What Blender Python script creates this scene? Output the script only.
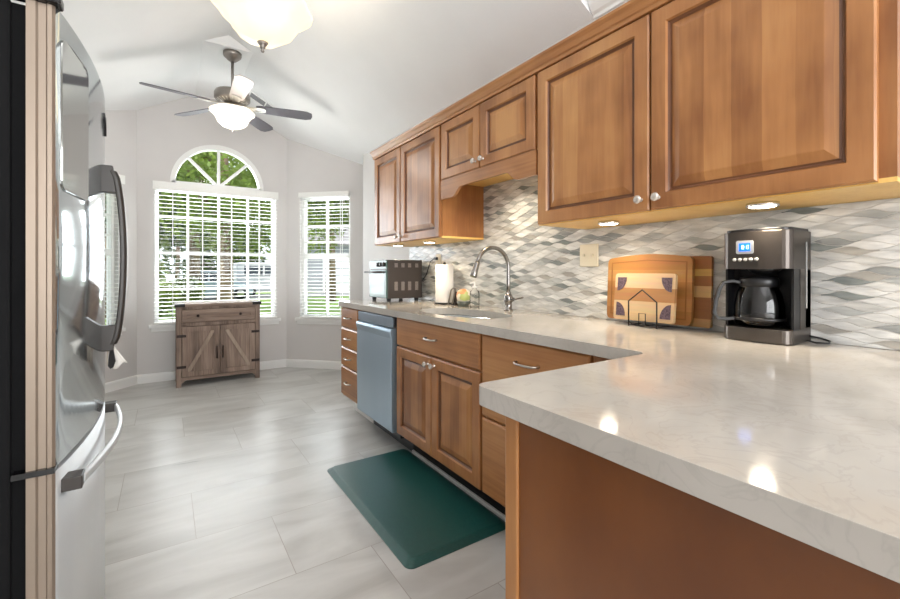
import bpy, bmesh, math, random
from math import sin, cos, pi, radians as R
from mathutils import Vector, Matrix
from mathutils.geometry import tessellate_polygon

# ------------------------------------------------------------ camera, world, lights, exposure
for o in list(bpy.data.objects):
    bpy.data.objects.remove(o)
scene = bpy.context.scene
COL = scene.collection
cd = bpy.data.cameras.new('camera')
cam = bpy.data.objects.new('camera', cd)
COL.objects.link(cam)
cam.location = (0, 0, 1.15)
cam.rotation_euler = (R(90), 0, -R(33.443))
cd.sensor_width = 36
cd.lens = 430 / 900 * 36
cd.shift_y = -27.5 / 900
cd.clip_start = 0.02
scene.camera = cam

scene.view_settings.view_transform = 'Standard'
scene.view_settings.look = 'None'
scene.view_settings.gamma = 1
scene.view_settings.use_curve_mapping = False
scene.view_settings.exposure = 0.72

world = bpy.data.worlds.new('world')
scene.world = world
world.use_nodes = True
bg = world.node_tree.nodes['Background']
bg.inputs[0].default_value = (0.80, 0.90, 1.0, 1)
bg.inputs[1].default_value = 1.5


def light(name, kind, loc, energy, color=(1, 1, 1), size=1.0, size_y=None, aim=None, parent=None, spot=None, blend=.6):
    d = bpy.data.lights.new(name, kind)
    d.energy = energy
    d.color = color
    if kind == 'AREA':
        d.size = size
        if size_y:
            d.shape = 'RECTANGLE'
            d.size_y = size_y
    elif kind == 'SUN':
        d.angle = size
    else:
        d.shadow_soft_size = size
    if kind == 'SPOT':
        d.spot_size = spot
        d.spot_blend = blend
    o = bpy.data.objects.new(name, d)
    COL.objects.link(o)
    o.location = loc
    if aim is not None:
        o.rotation_euler = (Vector(aim) - Vector(loc)).to_track_quat('-Z', 'Y').to_euler()
    if parent:
        o.parent = parent
    return o


light('sun', 'SUN', (0, -5, 12), 2.2, (1, .96, .88), R(1.0), aim=(2.5, 3.5, 0))
# added unseen fill light behind the camera, brightening the whole room
light('rear_fill', 'AREA', (0.2, -3.25, 1.55), 100, (.965, .985, 1), 3.0, 1.7, aim=(0.5, 3, 2.0))
# added broad overhead fill above and behind the camera, no fixture there
light('overhead_fill', 'AREA', (0.2, -1.2, 3.2), 14, (.98, .98, 1), 2.2, 2.2, aim=(.2, -1.2, 0))


# added area lamps outside the bay windows, strengthening the daylight through them
light('bay_daylight_fill', 'AREA', (0.50, 5.66, 1.5), 42, (.90, .95, 1), 1.2, 1.6, aim=(.5, 0, 1.5))
light('bay_side_daylight_fill', 'AREA', (1.70, 5.10, 1.4), 14, (.90, .95, 1), .6, 1.4, aim=(.0, 3.4, 1.4))

# ------------------------------------------------------------ helpers
def lin(c):
    return tuple(((v / 255) / 12.92 if v / 255 <= .04045 else ((v / 255 + .055) / 1.055) ** 2.4) for v in c)


def rgb(*c):
    return lin(c) + (1,)


class MB:
    def __init__(s):
        s.v = []; s.f = []; s.mi = []; s.sm = []

    def add(s, vs, fs, m=0, smooth=False):
        n = len(s.v)
        s.v += [tuple(v) for v in vs]
        s.f += [tuple(i + n for i in f) for f in fs]
        s.mi += [m] * len(fs)
        s.sm += [smooth] * len(fs)
        return s

    def box(s, x0, x1, y0, y1, z0, z1, m=0):
        vs = [(x0, y0, z0), (x1, y0, z0), (x1, y1, z0), (x0, y1, z0), (x0, y0, z1), (x1, y0, z1), (x1, y1, z1), (x0, y1, z1)]
        return s.add(vs, [(3, 2, 1, 0), (4, 5, 6, 7), (0, 1, 5, 4), (1, 2, 6, 5), (2, 3, 7, 6), (3, 0, 4, 7)], m)

    def obox(s, c, ex, ey, ez, hx, hy, hz, m=0):
        c = Vector(c); ex = Vector(ex).normalized() * hx; ey = Vector(ey).normalized() * hy; ez = Vector(ez).normalized() * hz
        vs = [c + a * ex + b * ey + d * ez for d in (-1, 1) for a, b in ((-1, -1), (1, -1), (1, 1), (-1, 1))]
        return s.add(vs, [(3, 2, 1, 0), (4, 5, 6, 7), (0, 1, 5, 4), (1, 2, 6, 5), (2, 3, 7, 6), (3, 0, 4, 7)], m)

    def bar(s, a, b, w, h, up=(0, 0, 1), m=0):
        a = Vector(a); b = Vector(b); d = (b - a)
        L = d.length; d.normalize()
        sd = d.cross(Vector(up)).normalized(); u = sd.cross(d).normalized()
        return s.obox((a + b) / 2, d, sd, u, L / 2, w / 2, h / 2, m)

    def tube(s, pts, r, n=10, m=0, closed=False, caps=True):
        pts = [Vector(p) for p in pts]
        N = len(pts); rs = r if isinstance(r, (list, tuple)) else [r] * N
        prev = None; vs = []
        for i, p in enumerate(pts):
            if closed:
                t = (pts[(i + 1) % N] - pts[i - 1]).normalized()
            else:
                t = (pts[min(i + 1, N - 1)] - pts[max(i - 1, 0)]).normalized()
            if prev is None:
                a = Vector((0, 0, 1)) if abs(t.z) < .9 else Vector((1, 0, 0))
                nrm = (a - a.dot(t) * t).normalized()
            else:
                nrm = (prev - prev.dot(t) * t).normalized()
            prev = nrm; bn = t.cross(nrm)
            for k in range(n):
                a = 2 * pi * k / n
                vs.append(p + rs[i] * (cos(a) * nrm + sin(a) * bn))
        fs = []
        for i in range(N if closed else N - 1):
            j = (i + 1) % N
            for k in range(n):
                fs.append((i * n + k, i * n + (k + 1) % n, j * n + (k + 1) % n, j * n + k))
        s.add(vs, fs, m, True)
        if caps and not closed:
            base = len(s.v) - N * n
            s.f.append(tuple(base + k for k in reversed(range(n)))); s.mi.append(m); s.sm.append(False)
            s.f.append(tuple(base + (N - 1) * n + k for k in range(n))); s.mi.append(m); s.sm.append(False)
        return s

    def lathe(s, c, prof, n=24, axis='z', m=0, smooth=True, lobes=0, amp=0, sx=1, sy=1):
        c = Vector(c); vs = []
        for (r, h) in prof:
            for k in range(n):
                a = 2 * pi * k / n
                rr = r * (1 + amp * cos(lobes * a)) if lobes else r
                if axis == 'z':
                    vs.append(c + Vector((rr * cos(a) * sx, rr * sin(a) * sy, h)))
                elif axis == 'x':
                    vs.append(c + Vector((h, rr * cos(a), rr * sin(a))))
                else:
                    vs.append(c + Vector((rr * sin(a), h, rr * cos(a))))
        fs = []
        for i in range(len(prof) - 1):
            for k in range(n):
                fs.append((i * n + k, i * n + (k + 1) % n, (i + 1) * n + (k + 1) % n, (i + 1) * n + k))
        s.add(vs, fs, m, smooth)
        b = len(s.v) - len(vs)
        if prof[0][0] > 1e-5:
            s.f.append(tuple(b + k for k in reversed(range(n)))); s.mi.append(m); s.sm.append(False)
        if prof[-1][0] > 1e-5:
            e = b + (len(prof) - 1) * n
            s.f.append(tuple(e + k for k in range(n))); s.mi.append(m); s.sm.append(False)
        return s

    def poly(s, outer, holes, fn, depth, m=0):
        """2D outline with holes, mapped by fn(u, v, w) to 3D, extruded from w=0 to w=depth"""
        loops = [outer] + list(holes)
        flat = [p for l in loops for p in l]
        tris = tessellate_polygon([[Vector((p[0], p[1], 0)) for p in l] for l in loops])
        n = len(flat)
        vs = [fn(p[0], p[1], 0) for p in flat] + [fn(p[0], p[1], depth) for p in flat]
        fs = [tuple(t) for t in tris] + [tuple(i + n for i in reversed(t)) for t in tris]
        b = 0
        for l in loops:
            for i in range(len(l)):
                j = (i + 1) % len(l)
                fs.append((b + i, b + j, b + j + n, b + i + n))
            b += len(l)
        return s.add(vs, fs, m)

    def ring_panel(s, fn, w, h, prof, m=0, back=True, rm=None):
        """rectangular rings: prof = [(inset, height)], fn(u,v,d)->3D"""
        vs = []
        for ins, d in prof:
            vs += [fn(ins, ins, d), fn(w - ins, ins, d), fn(w - ins, h - ins, d), fn(ins, h - ins, d)]
        fs = []
        for i in range(len(prof) - 1):
            for k in range(4):
                fs.append((i * 4 + k, i * 4 + (k + 1) % 4, (i + 1) * 4 + (k + 1) % 4, (i + 1) * 4 + k))
        e = (len(prof) - 1) * 4
        fs.append((e, e + 1, e + 2, e + 3))
        if back:
            fs.append((3, 2, 1, 0))
        s.add(vs, fs, m)
        if rm:
            b0 = len(s.mi) - len(fs)
            for i in range(len(prof) - 1):
                for k in range(4):
                    s.mi[b0 + i * 4 + k] = rm[i]
            s.mi[b0 + (len(prof) - 1) * 4] = rm[-1]
        return s


ORI = {}


def empty(name, loc, label, cat, group=None, kind=None):
    o = bpy.data.objects.new(name, None)
    o.empty_display_size = .05
    COL.objects.link(o)
    o.location = loc
    ORI[o.name] = Vector(loc)
    tag(o, label, cat, group, kind)
    return o


def tag(o, label=None, cat=None, group=None, kind=None):
    if label: o['label'] = label
    if cat: o['category'] = cat
    if group: o['group'] = group
    if kind: o['kind'] = kind
    return o


def build(mb, name, mats, parent=None, label=None, bevel=0, seg=2, loc=None, angle=35):
    """world-space MB -> one mesh object; children are placed relative to their top-level origin"""
    if not isinstance(mats, (list, tuple)):
        mats = [mats]
    if parent is not None:
        off = ORI[parent.name]
    elif loc is not None:
        off = Vector(loc)
    else:
        n = len(mb.v)
        xs = [v[0] for v in mb.v]; ys = [v[1] for v in mb.v]; zs = [v[2] for v in mb.v]
        off = Vector(((min(xs) + max(xs)) / 2, (min(ys) + max(ys)) / 2, min(zs)))
    me = bpy.data.meshes.new(name)
    me.from_pydata([(v[0] - off.x, v[1] - off.y, v[2] - off.z) for v in mb.v], [], mb.f)
    for m in mats:
        me.materials.append(m)
    for p, mi, sm in zip(me.polygons, mb.mi, mb.sm):
        p.material_index = mi
        p.use_smooth = sm
    bm = bmesh.new(); bm.from_mesh(me)
    bmesh.ops.recalc_face_normals(bm, faces=bm.faces)
    bm.to_mesh(me); bm.free()
    o = bpy.data.objects.new(name, me)
    COL.objects.link(o)
    ORI[o.name] = off
    if parent is not None:
        o.parent = parent
    else:
        o.location = off
    if label: o['label'] = label
    if bevel:
        b = o.modifiers.new('bevel', 'BEVEL')
        b.width = bevel; b.segments = seg; b.limit_method = 'ANGLE'; b.angle_limit = R(angle)
        b.harden_normals = False
    return o


def structure(mb, name, mats, label=None, **k):
    o = build(mb, name, mats, **k)
    o['kind'] = 'structure'
    if label: o['label'] = label
    return o


# ------------------------------------------------------------ materials
def mat(name, color, rough=.5, metal=0, spec=.5, emit=None, estr=0, **k):
    m = bpy.data.materials.new(name)
    m.use_nodes = True
    b = m.node_tree.nodes['Principled BSDF']
    b.inputs['Base Color'].default_value = color
    b.inputs['Roughness'].default_value = rough
    b.inputs['Metallic'].default_value = metal
    b.inputs['Specular IOR Level'].default_value = spec
    if emit:
        b.inputs['Emission Color'].default_value = emit
        b.inputs['Emission Strength'].default_value = estr
    for kk, vv in k.items():
        b.inputs[kk].default_value = vv
    return m


def nt(m):
    t = m.node_tree
    return t, t.nodes, t.links, t.nodes['Principled BSDF']


def math_node(t, op, a, b=None, c=None):
    n = t.nodes.new('ShaderNodeMath'); n.operation = op
    for i, v in enumerate((a, b, c)):
        if v is None: continue
        if isinstance(v, (int, float)): n.inputs[i].default_value = v
        else: t.links.new(v, n.inputs[i])
    return n.outputs[0]


def mottled(name, c1, c2, scale=3, rough=.5, bump=0, bscale=200, detail=6, stretch=(1, 1, 1), contrast=(.35, .65), metal=0, rvar=0):
    m = mat(name, c1, rough, metal)
    t, N, L, b = nt(m)
    tc = N.new('ShaderNodeTexCoord'); mp = N.new('ShaderNodeMapping')
    mp.inputs['Scale'].default_value = stretch
    L.new(tc.outputs['Object'], mp.inputs[0])
    oi = N.new('ShaderNodeObjectInfo'); va = N.new('ShaderNodeVectorMath'); va.operation = 'ADD'
    sc = N.new('ShaderNodeMath'); sc.operation = 'MULTIPLY'; sc.inputs[1].default_value = 37
    L.new(oi.outputs['Random'], sc.inputs[0]); L.new(mp.outputs[0], va.inputs[0]); L.new(sc.outputs[0], va.inputs[1])
    no = N.new('ShaderNodeTexNoise'); no.inputs['Scale'].default_value = scale; no.inputs['Detail'].default_value = detail
    L.new(va.outputs[0], no.inputs['Vector'])
    cr = N.new('ShaderNodeValToRGB')
    cr.color_ramp.elements[0].position = contrast[0]; cr.color_ramp.elements[0].color = c1
    cr.color_ramp.elements[1].position = contrast[1]; cr.color_ramp.elements[1].color = c2
    L.new(no.outputs['Fac'], cr.inputs[0]); L.new(cr.outputs[0], b.inputs['Base Color'])
    if bump:
        n2 = N.new('ShaderNodeTexNoise'); n2.inputs['Scale'].default_value = bscale; n2.inputs['Detail'].default_value = 3
        L.new(tc.outputs['Object'], n2.inputs['Vector'])
        bp = N.new('ShaderNodeBump'); bp.inputs['Strength'].default_value = bump; bp.inputs['Distance'].default_value = .002
        L.new(n2.outputs['Fac'], bp.inputs['Height']); L.new(bp.outputs[0], b.inputs['Normal'])
    return m


def wood(name, dark, mid, light_, scale=4, stretch=(1, 1, .08), rough=.35, coat=.15, fine=.25, board=0):
    """long grain along z by default, with boards' tone variation"""
    m = mat(name, mid, rough)
    t, N, L, b = nt(m)
    b.inputs['Coat Weight'].default_value = coat
    b.inputs['Coat Roughness'].default_value = .25
    tc = N.new('ShaderNodeTexCoord')
    oi = N.new('ShaderNodeObjectInfo')
    sc = math_node(t, 'MULTIPLY', oi.outputs['Random'], 23)
    add = N.new('ShaderNodeVectorMath'); add.operation = 'ADD'
    L.new(tc.outputs['Object'], add.inputs[0]); L.new(sc, add.inputs[1])
    mp = N.new('ShaderNodeMapping'); mp.inputs['Scale'].default_value = stretch
    L.new(add.outputs[0], mp.inputs[0])
    n1 = N.new('ShaderNodeTexNoise'); n1.inputs['Scale'].default_value = scale; n1.inputs['Detail'].default_value = 4; n1.inputs['Distortion'].default_value = .6
    L.new(mp.outputs[0], n1.inputs['Vector'])
    mp2 = N.new('ShaderNodeMapping'); mp2.inputs['Scale'].default_value = tuple(v * 12 if v >= .5 else v * 5 for v in stretch)
    L.new(add.outputs[0], mp2.inputs[0])
    n2 = N.new('ShaderNodeTexNoise'); n2.inputs['Scale'].default_value = scale * 1.6; n2.inputs['Detail'].default_value = 3
    L.new(mp2.outputs[0], n2.inputs['Vector'])
    n3 = N.new('ShaderNodeTexNoise'); n3.inputs['Scale'].default_value = 4.5; n3.inputs['Detail'].default_value = 2
    L.new(add.outputs[0], n3.inputs['Vector'])
    a = math_node(t, 'MULTIPLY', n1.outputs['Fac'], .55)
    a = math_node(t, 'MULTIPLY_ADD', n2.outputs['Fac'], fine, a)
    a = math_node(t, 'MULTIPLY_ADD', n3.outputs['Fac'], .45 - fine + .0, a)
    if board:
        sx = N.new('ShaderNodeSeparateXYZ'); L.new(add.outputs[0], sx.inputs[0])
        wv = N.new('ShaderNodeTexWhiteNoise'); wv.noise_dimensions = '1D'
        wob = math_node(t, 'MULTIPLY_ADD', n3.outputs['Fac'], .01, sx.outputs[1])
        L.new(math_node(t, 'FLOOR', math_node(t, 'DIVIDE', wob, .082)), wv.inputs['W'])
        a = math_node(t, 'MULTIPLY_ADD', math_node(t, 'SUBTRACT', wv.outputs['Value'], .5), board, a)
    cr = N.new('ShaderNodeValToRGB'); e = cr.color_ramp.elements
    e[0].position = .36; e[0].color = dark
    e[1].position = .64; e[1].color = light_
    x = e.new(.5); x.color = mid
    L.new(a, cr.inputs[0]); L.new(cr.outputs[0], b.inputs['Base Color'])
    return m


M = {}
M['maple'] = wood('honey_maple', rgb(136, 86, 46), rgb(172, 117, 68), rgb(194, 141, 86), stretch=(1, 1, .16), fine=.12, board=.12)
M['maple_frame'] = wood('honey_maple_frame', rgb(136, 86, 46), rgb(170, 115, 68), rgb(190, 138, 86), stretch=(1, 1, .2), fine=.12)
M['glaze'] = mottled('brown_glaze_in_groove', rgb(96, 58, 32), rgb(116, 72, 42), 6, .4)
M['maple_h'] = wood('honey_maple_flat_grain', rgb(136, 86, 46), rgb(170, 115, 68), rgb(190, 138, 86), stretch=(1, .08, 1))
M['maple_lit'] = wood('maple_underside_lit', rgb(226, 178, 96), rgb(238, 194, 112), rgb(244, 204, 126), rough=.45)  # pale interior maple, with puck light bounce painted in as brighter yellow
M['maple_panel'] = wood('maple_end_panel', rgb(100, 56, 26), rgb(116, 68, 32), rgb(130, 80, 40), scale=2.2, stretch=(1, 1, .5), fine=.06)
M['rustic'] = wood('weathered_oak', rgb(96, 80, 70), rgb(138, 118, 105), rgb(166, 146, 132), scale=9, rough=.7, coat=0, fine=.3)
M['rustic_h'] = wood('weathered_oak_flat', rgb(96, 80, 70), rgb(138, 118, 105), rgb(166, 146, 132), scale=9, stretch=(.08, 1, 1), rough=.7, coat=0, fine=.3)
M['rustic_pale'] = wood('pale_weathered_oak', rgb(140, 122, 108), rgb(164, 146, 130), rgb(180, 162, 146), scale=9, rough=.7, coat=0, fine=.3)
M['wall'] = mottled('wall_paint', rgb(210, 207, 205), rgb(214, 211, 209), 2, .7, .15, 150)
M['ceiling'] = mottled('ceiling_paint', rgb(240, 241, 241), rgb(244, 245, 245), 2, .8, .5, 60)
M['white'] = mat('white_trim_paint', rgb(238, 238, 236), .4)
M['blind'] = mat('white_blind_slats', rgb(240, 240, 236), .45)
M['nickel'] = mat('brushed_nickel', rgb(200, 196, 190), .28, 1)
M['chrome'] = mat('polished_chrome', rgb(215, 215, 218), .12, 1)
M['faucet'] = mat('stainless_faucet', rgb(150, 146, 142), .25, 1)
M['pewter'] = mat('aged_pewter', rgb(158, 152, 146), .38, .9)
M['steel'] = mottled('stainless_steel', rgb(170, 176, 180), rgb(182, 187, 190), 3, .2, metal=1, stretch=(1, 1, .1))
M['steel_door'] = mottled('fridge_steel', rgb(196, 206, 210), rgb(208, 216, 219), 3, .09, metal=.85, stretch=(1, 1, .1))
M['steel_dw'] = mottled('dishwasher_steel', rgb(160, 180, 196), rgb(176, 194, 208), 2, .3, metal=.55, stretch=(1, 1, .1))
M['steel_side'] = mottled('taupe_steel_edge', rgb(138, 124, 110), rgb(150, 135, 120), 3, .4, metal=.5, stretch=(1, 1, .1))
M['handle_dark'] = mat('dark_steel_handle', rgb(52, 47, 43), .4, .1)
M['drawer_steel'] = mottled('freezer_steel', rgb(196, 200, 202), rgb(206, 209, 210), 3, .4, metal=.25, stretch=(1, 1, .1))
M['black'] = mat('black_plastic', rgb(22, 22, 24), .35)
M['black_gloss'] = mat('black_gloss', rgb(12, 12, 13), .15)
M['black_iron'] = mat('black_iron', rgb(36, 33, 32), .5, .4)
M['bronze'] = mat('dark_bronze', rgb(52, 42, 38), .4, .6)
M['glass_pane'] = None


def glass_mat(name, tint=(1, 1, 1, 1), fac=.08, rough=.0, ior=1.45):
    m = bpy.data.materials.new(name); m.use_nodes = True
    t = m.node_tree; N = t.nodes; L = t.links
    N.remove(N['Principled BSDF'])
    out = N['Material Output']
    tr = N.new('ShaderNodeBsdfTransparent'); tr.inputs[0].default_value = tint
    gl = N.new('ShaderNodeBsdfGlossy'); gl.inputs['Roughness'].default_value = rough
    mx = N.new('ShaderNodeMixShader')
    fr = N.new('ShaderNodeFresnel'); fr.inputs[0].default_value = ior
    ml = math_node(t, 'ADD', fr.outputs[0], fac - .04)
    ml = math_node(t, 'MINIMUM', ml, 1.0)
    L.new(ml, mx.inputs[0]); L.new(tr.outputs[0], mx.inputs[1]); L.new(gl.outputs[0], mx.inputs[2])
    L.new(mx.outputs[0], out.inputs[0])
    return m


M['pane'] = glass_mat('window_glass', (1, 1, 1, 1), .04, ior=1.16)
M['carafe'] = glass_mat('carafe_glass', (.95, .95, .95, 1), .05, ior=1.35)
M['mint'] = mat('mint_reflective_glass', rgb(84, 112, 105), .25, 0)
M['knob'] = mat('clear_faceted_knob', rgb(214, 206, 196), .12, .5)

# counter quartz
m = M['quartz'] = mat('veined_quartz', rgb(192, 184, 174), .09)
t, N, L, b = nt(m)
tc = N.new('ShaderNodeTexCoord')
n1 = N.new('ShaderNodeTexNoise'); n1.inputs['Scale'].default_value = 2.2; n1.inputs['Detail'].default_value = 8; n1.inputs['Distortion'].default_value = 1.2
n2 = N.new('ShaderNodeTexNoise'); n2.inputs['Scale'].default_value = 9; n2.inputs['Detail'].default_value = 8; n2.inputs['Distortion'].default_value = 2.0
L.new(tc.outputs['Object'], n1.inputs[0]); L.new(tc.outputs['Object'], n2.inputs[0])
c1 = N.new('ShaderNodeValToRGB'); e = c1.color_ramp.elements
e[0].position = .3; e[0].color = rgb(178, 172, 163); e[1].position = .7; e[1].color = rgb(196, 190, 182)
c2 = N.new('ShaderNodeValToRGB'); e = c2.color_ramp.elements
e[0].position = .465; e[0].color = (0, 0, 0, 1); e[1].position = .5; e[1].color = (1, 1, 1, 1)
x = e.new(.535); x.color = (0, 0, 0, 1)
L.new(n1.outputs['Fac'], c1.inputs[0]); L.new(n2.outputs['Fac'], c2.inputs[0])
mx = N.new('ShaderNodeMixRGB'); mx.inputs[2].default_value = rgb(154, 148, 142)
ff = math_node(t, 'MULTIPLY', c2.outputs[0], .2)
L.new(ff, mx.inputs[0]); L.new(c1.outputs[0], mx.inputs[1]); L.new(mx.outputs[0], b.inputs['Base Color'])

# floor tile: 0.46 deep rows, 0.914 long, each row stepped by a third
m = M['floor'] = mat('grey_porcelain_tile', rgb(190, 186, 180), .3)
t, N, L, b = nt(m)
tc = N.new('ShaderNodeTexCoord'); sp = N.new('ShaderNodeSeparateXYZ'); L.new(tc.outputs['Object'], sp.inputs[0])
ry = math_node(t, 'DIVIDE', math_node(t, 'SUBTRACT', sp.outputs[1], 1.69 - 0.46 * 20), .46)
row = math_node(t, 'FLOOR', ry)
fy = math_node(t, 'FRACT', ry)
rx = math_node(t, 'DIVIDE', math_node(t, 'ADD', math_node(t, 'MULTIPLY_ADD', row, .305, sp.outputs[0]), 17.25), .914)
col = math_node(t, 'FLOOR', rx)
fx = math_node(t, 'FRACT', rx)
ex = math_node(t, 'MULTIPLY', math_node(t, 'MINIMUM', fx, math_node(t, 'SUBTRACT', 1, fx)), .914)
ey = math_node(t, 'MULTIPLY', math_node(t, 'MINIMUM', fy, math_node(t, 'SUBTRACT', 1, fy)), .46)
ed = math_node(t, 'MINIMUM', ex, ey)
gr = math_node(t, 'LESS_THAN', ed, .0016)
cv = N.new('ShaderNodeCombineXYZ'); L.new(col, cv.inputs[0]); L.new(row, cv.inputs[1])
wn = N.new('ShaderNodeTexWhiteNoise'); L.new(cv.outputs[0], wn.inputs['Vector'])
vm = N.new('ShaderNodeVectorMath'); vm.operation = 'SCALE'; vm.inputs['Scale'].default_value = 9
L.new(wn.outputs['Color'], vm.inputs[0])
va = N.new('ShaderNodeVectorMath'); va.operation = 'ADD'
mp = N.new('ShaderNodeMapping'); mp.inputs['Scale'].default_value = (.8, 2.2, 1); mp.inputs['Rotation'].default_value = (0, 0, .25)
L.new(tc.outputs['Object'], mp.inputs[0]); L.new(mp.outputs[0], va.inputs[0]); L.new(vm.outputs[0], va.inputs[1])
n1 = N.new('ShaderNodeTexNoise'); n1.inputs['Scale'].default_value = 1.6; n1.inputs['Detail'].default_value = 9; n1.inputs['Distortion'].default_value = 1.4
L.new(va.outputs[0], n1.inputs[0])
c1 = N.new('ShaderNodeValToRGB'); e = c1.color_ramp.elements
e[0].position = .3; e[0].color = rgb(170, 168, 164); e[1].position = .62; e[1].color = rgb(200, 199, 196)
L.new(n1.outputs['Fac'], c1.inputs[0])
mx = N.new('ShaderNodeMixRGB'); mx.inputs[2].default_value = rgb(160, 154, 148)
L.new(gr, mx.inputs[0]); L.new(c1.outputs[0], mx.inputs[1]); L.new(mx.outputs[0], b.inputs['Base Color'])
ro = math_node(t, 'MULTIPLY_ADD', n1.outputs['Fac'], .2, .22)
L.new(ro, b.inputs['Roughness'])
bp = N.new('ShaderNodeBump'); bp.inputs['Strength'].default_value = .3; bp.inputs['Distance'].default_value = .002
L.new(math_node(t, 'SUBTRACT', 1, gr), bp.inputs['Height']); L.new(bp.outputs[0], b.inputs['Normal'])

tile_cols = [(240, 240, 237), (232, 232, 229), (216, 216, 213), (198, 200, 198), (166, 169, 167), (142, 148, 146), (184, 180, 173), (226, 224, 218)]
tile_w = [6, 6, 5, 3.6, 2.3, 1.5, 2.2, 3]
TILES = [mottled('mosaic_%s' % n, rgb(*c), rgb(*[int(v * .84) for v in c]), 9, .18, stretch=(1, 1, 5))
         for n, c in zip(('white', 'ivory', 'pale', 'silver', 'slate', 'sage', 'taupe', 'cream'), tile_cols)]
M['grout'] = mat('pale_grout', rgb(205, 203, 198), .7)
M['mat_green'] = mottled('green_vinyl', rgb(26, 74, 70), rgb(30, 80, 75), 60, .33, .25, 900)
M['lamp_glass'] = mat('alabaster_glass', rgb(240, 228, 200), .3, emit=rgb(255, 236, 200), estr=.55)
M['fan_glass'] = mat('frosted_bowl_glass', rgb(246, 240, 228), .3, emit=rgb(255, 244, 224), estr=.6)
M['puck'] = mat('puck_lens', (1, 1, 1, 1), .4, emit=rgb(255, 240, 214), estr=14)
M['blade'] = mat('charcoal_blade', rgb(92, 90, 98), .4)
M['blade_glare'] = mat('glare_painted_blade', rgb(196, 184, 176), .4)  # glare on the blade facing the camera, painted in as a paler colour

# ------------------------------------------------------------ setting
RX = 1.83          # right wall
LX = -0.97
APX, APZ, SL = 0.45, 3.18, 0.53
CAPZ = 3.08
Y0, YG, YB = 1.46, 4.12, 5.45


def vault(x, cap=False):
    z = APZ - SL * abs(x - APX)
    return min(z, CAPZ) if cap else z


mb = MB()
mb.box(-2.2, 2.9, -3.6, 5.75, -.12, 0)
structure(mb, 'floor', M['floor'], 'pale grey marbled porcelain tile floor', loc=(0, 0, 0))

# ceiling
mb = MB()
T = .12


def ext(profile, y0, y1):
    n = len(profile)
    vs = []
    for y in (y0, y1):
        vs += [(x, y, z) for x, z in profile] + [(x, y, z + T) for x, z in profile]
    fs = []
    for i in range(n - 1):
        fs.append((i, i + 1, 2 * n + i + 1, 2 * n + i))
        fs.append((n + i, n + i + 1, 3 * n + i + 1, 3 * n + i))
        fs.append((i, i + 1, n + i + 1, n + i))
        fs.append((2 * n + i, 2 * n + i + 1, 3 * n + i + 1, 3 * n + i))
    for a in (0, n - 1):
        fs.append((a, a + n, a + 3 * n, a + 2 * n))
    mb.add(vs, fs)


xa, xb = -1.9, 2.75
ext([(xa, vault(xa)), (APX, APZ), (xb, vault(xb))], Y0, YG)
hw = (APZ - CAPZ) / SL
ext([(xa, vault(xa)), (APX - hw, CAPZ), (APX + hw, CAPZ), (xb, vault(xb))], YG, 5.7)
structure(mb, 'ceiling', M['ceiling'], 'vaulted white textured ceiling', loc=(0, 0, 2.4))
mb = MB()
# near flat ceiling, raised above the vault's side, with the step face
mb.box(-2.2, 2.75, -3.6, Y0, 3.26, 3.38)
mb.poly([(-2.2, vault(-2.2) + T), (-2.2, 3.3), (2.75, 3.3), (2.75, vault(2.75)), (APX, APZ), (LX - .2, vault(LX - .2))], [],
        lambda u, v, w: (u, Y0 + w, v), -.03)
structure(mb, 'ceiling', M['ceiling'], 'flat white ceiling over the near end', loc=(0, 0, 2.5))


def wall(name, p, q, holes=(), thick=.14, cap=True, side=1, label=None, top=None):
    """vertical wall from p to q, inside face through p-q, thickness to 'side' of direction"""
    p = Vector((p[0], p[1], 0)); q = Vector((q[0], q[1], 0))
    d = (q - p); L_ = d.length; d.normalize()
    nr = Vector((-d.y, d.x, 0)) * side
    xs = [0, L_]
    if abs(d.x) > 1e-3:
        for bx in (APX - hw, APX, APX + hw):
            k = (bx - p.x) / d.x
            if 0 < k < L_: xs.append(k)
    xs.sort()
    outer = [(0, 0), (L_, 0)]
    for k in reversed(xs):
        x = p.x + d.x * k
        outer.append((k, (vault(x, cap) if top is None else top) + .03))
    mb = MB()
    mb.poly(outer, holes, lambda u, v, w: tuple(p + d * u + nr * w + Vector((0, 0, v))), thick)
    return structure(mb, name, M['wall'], label, loc=(p.x, p.y, 0))


def rect(u0, u1, v0, v1):
    return [(u0, v0), (u0, v1), (u1, v1), (u1, v0)]


BL, BR = -.25, 1.22
ARC = (.497, 2.105, .445)


def half_disc(cx, cz, r, n=24):
    return [(cx + r * cos(pi * k / n), cz + r * sin(pi * k / n)) for k in range(n + 1)]


holes = [rect(-.10 - BL, 1.10 - BL, .60, 2.06), half_disc(ARC[0] - BL, ARC[1], ARC[2])]
wall('wall_back', (BL, YB), (BR, YB), holes, side=1, label='grey painted back wall with an arched window')
s2 = math.sqrt(.5)
BAYL = 1.36
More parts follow.
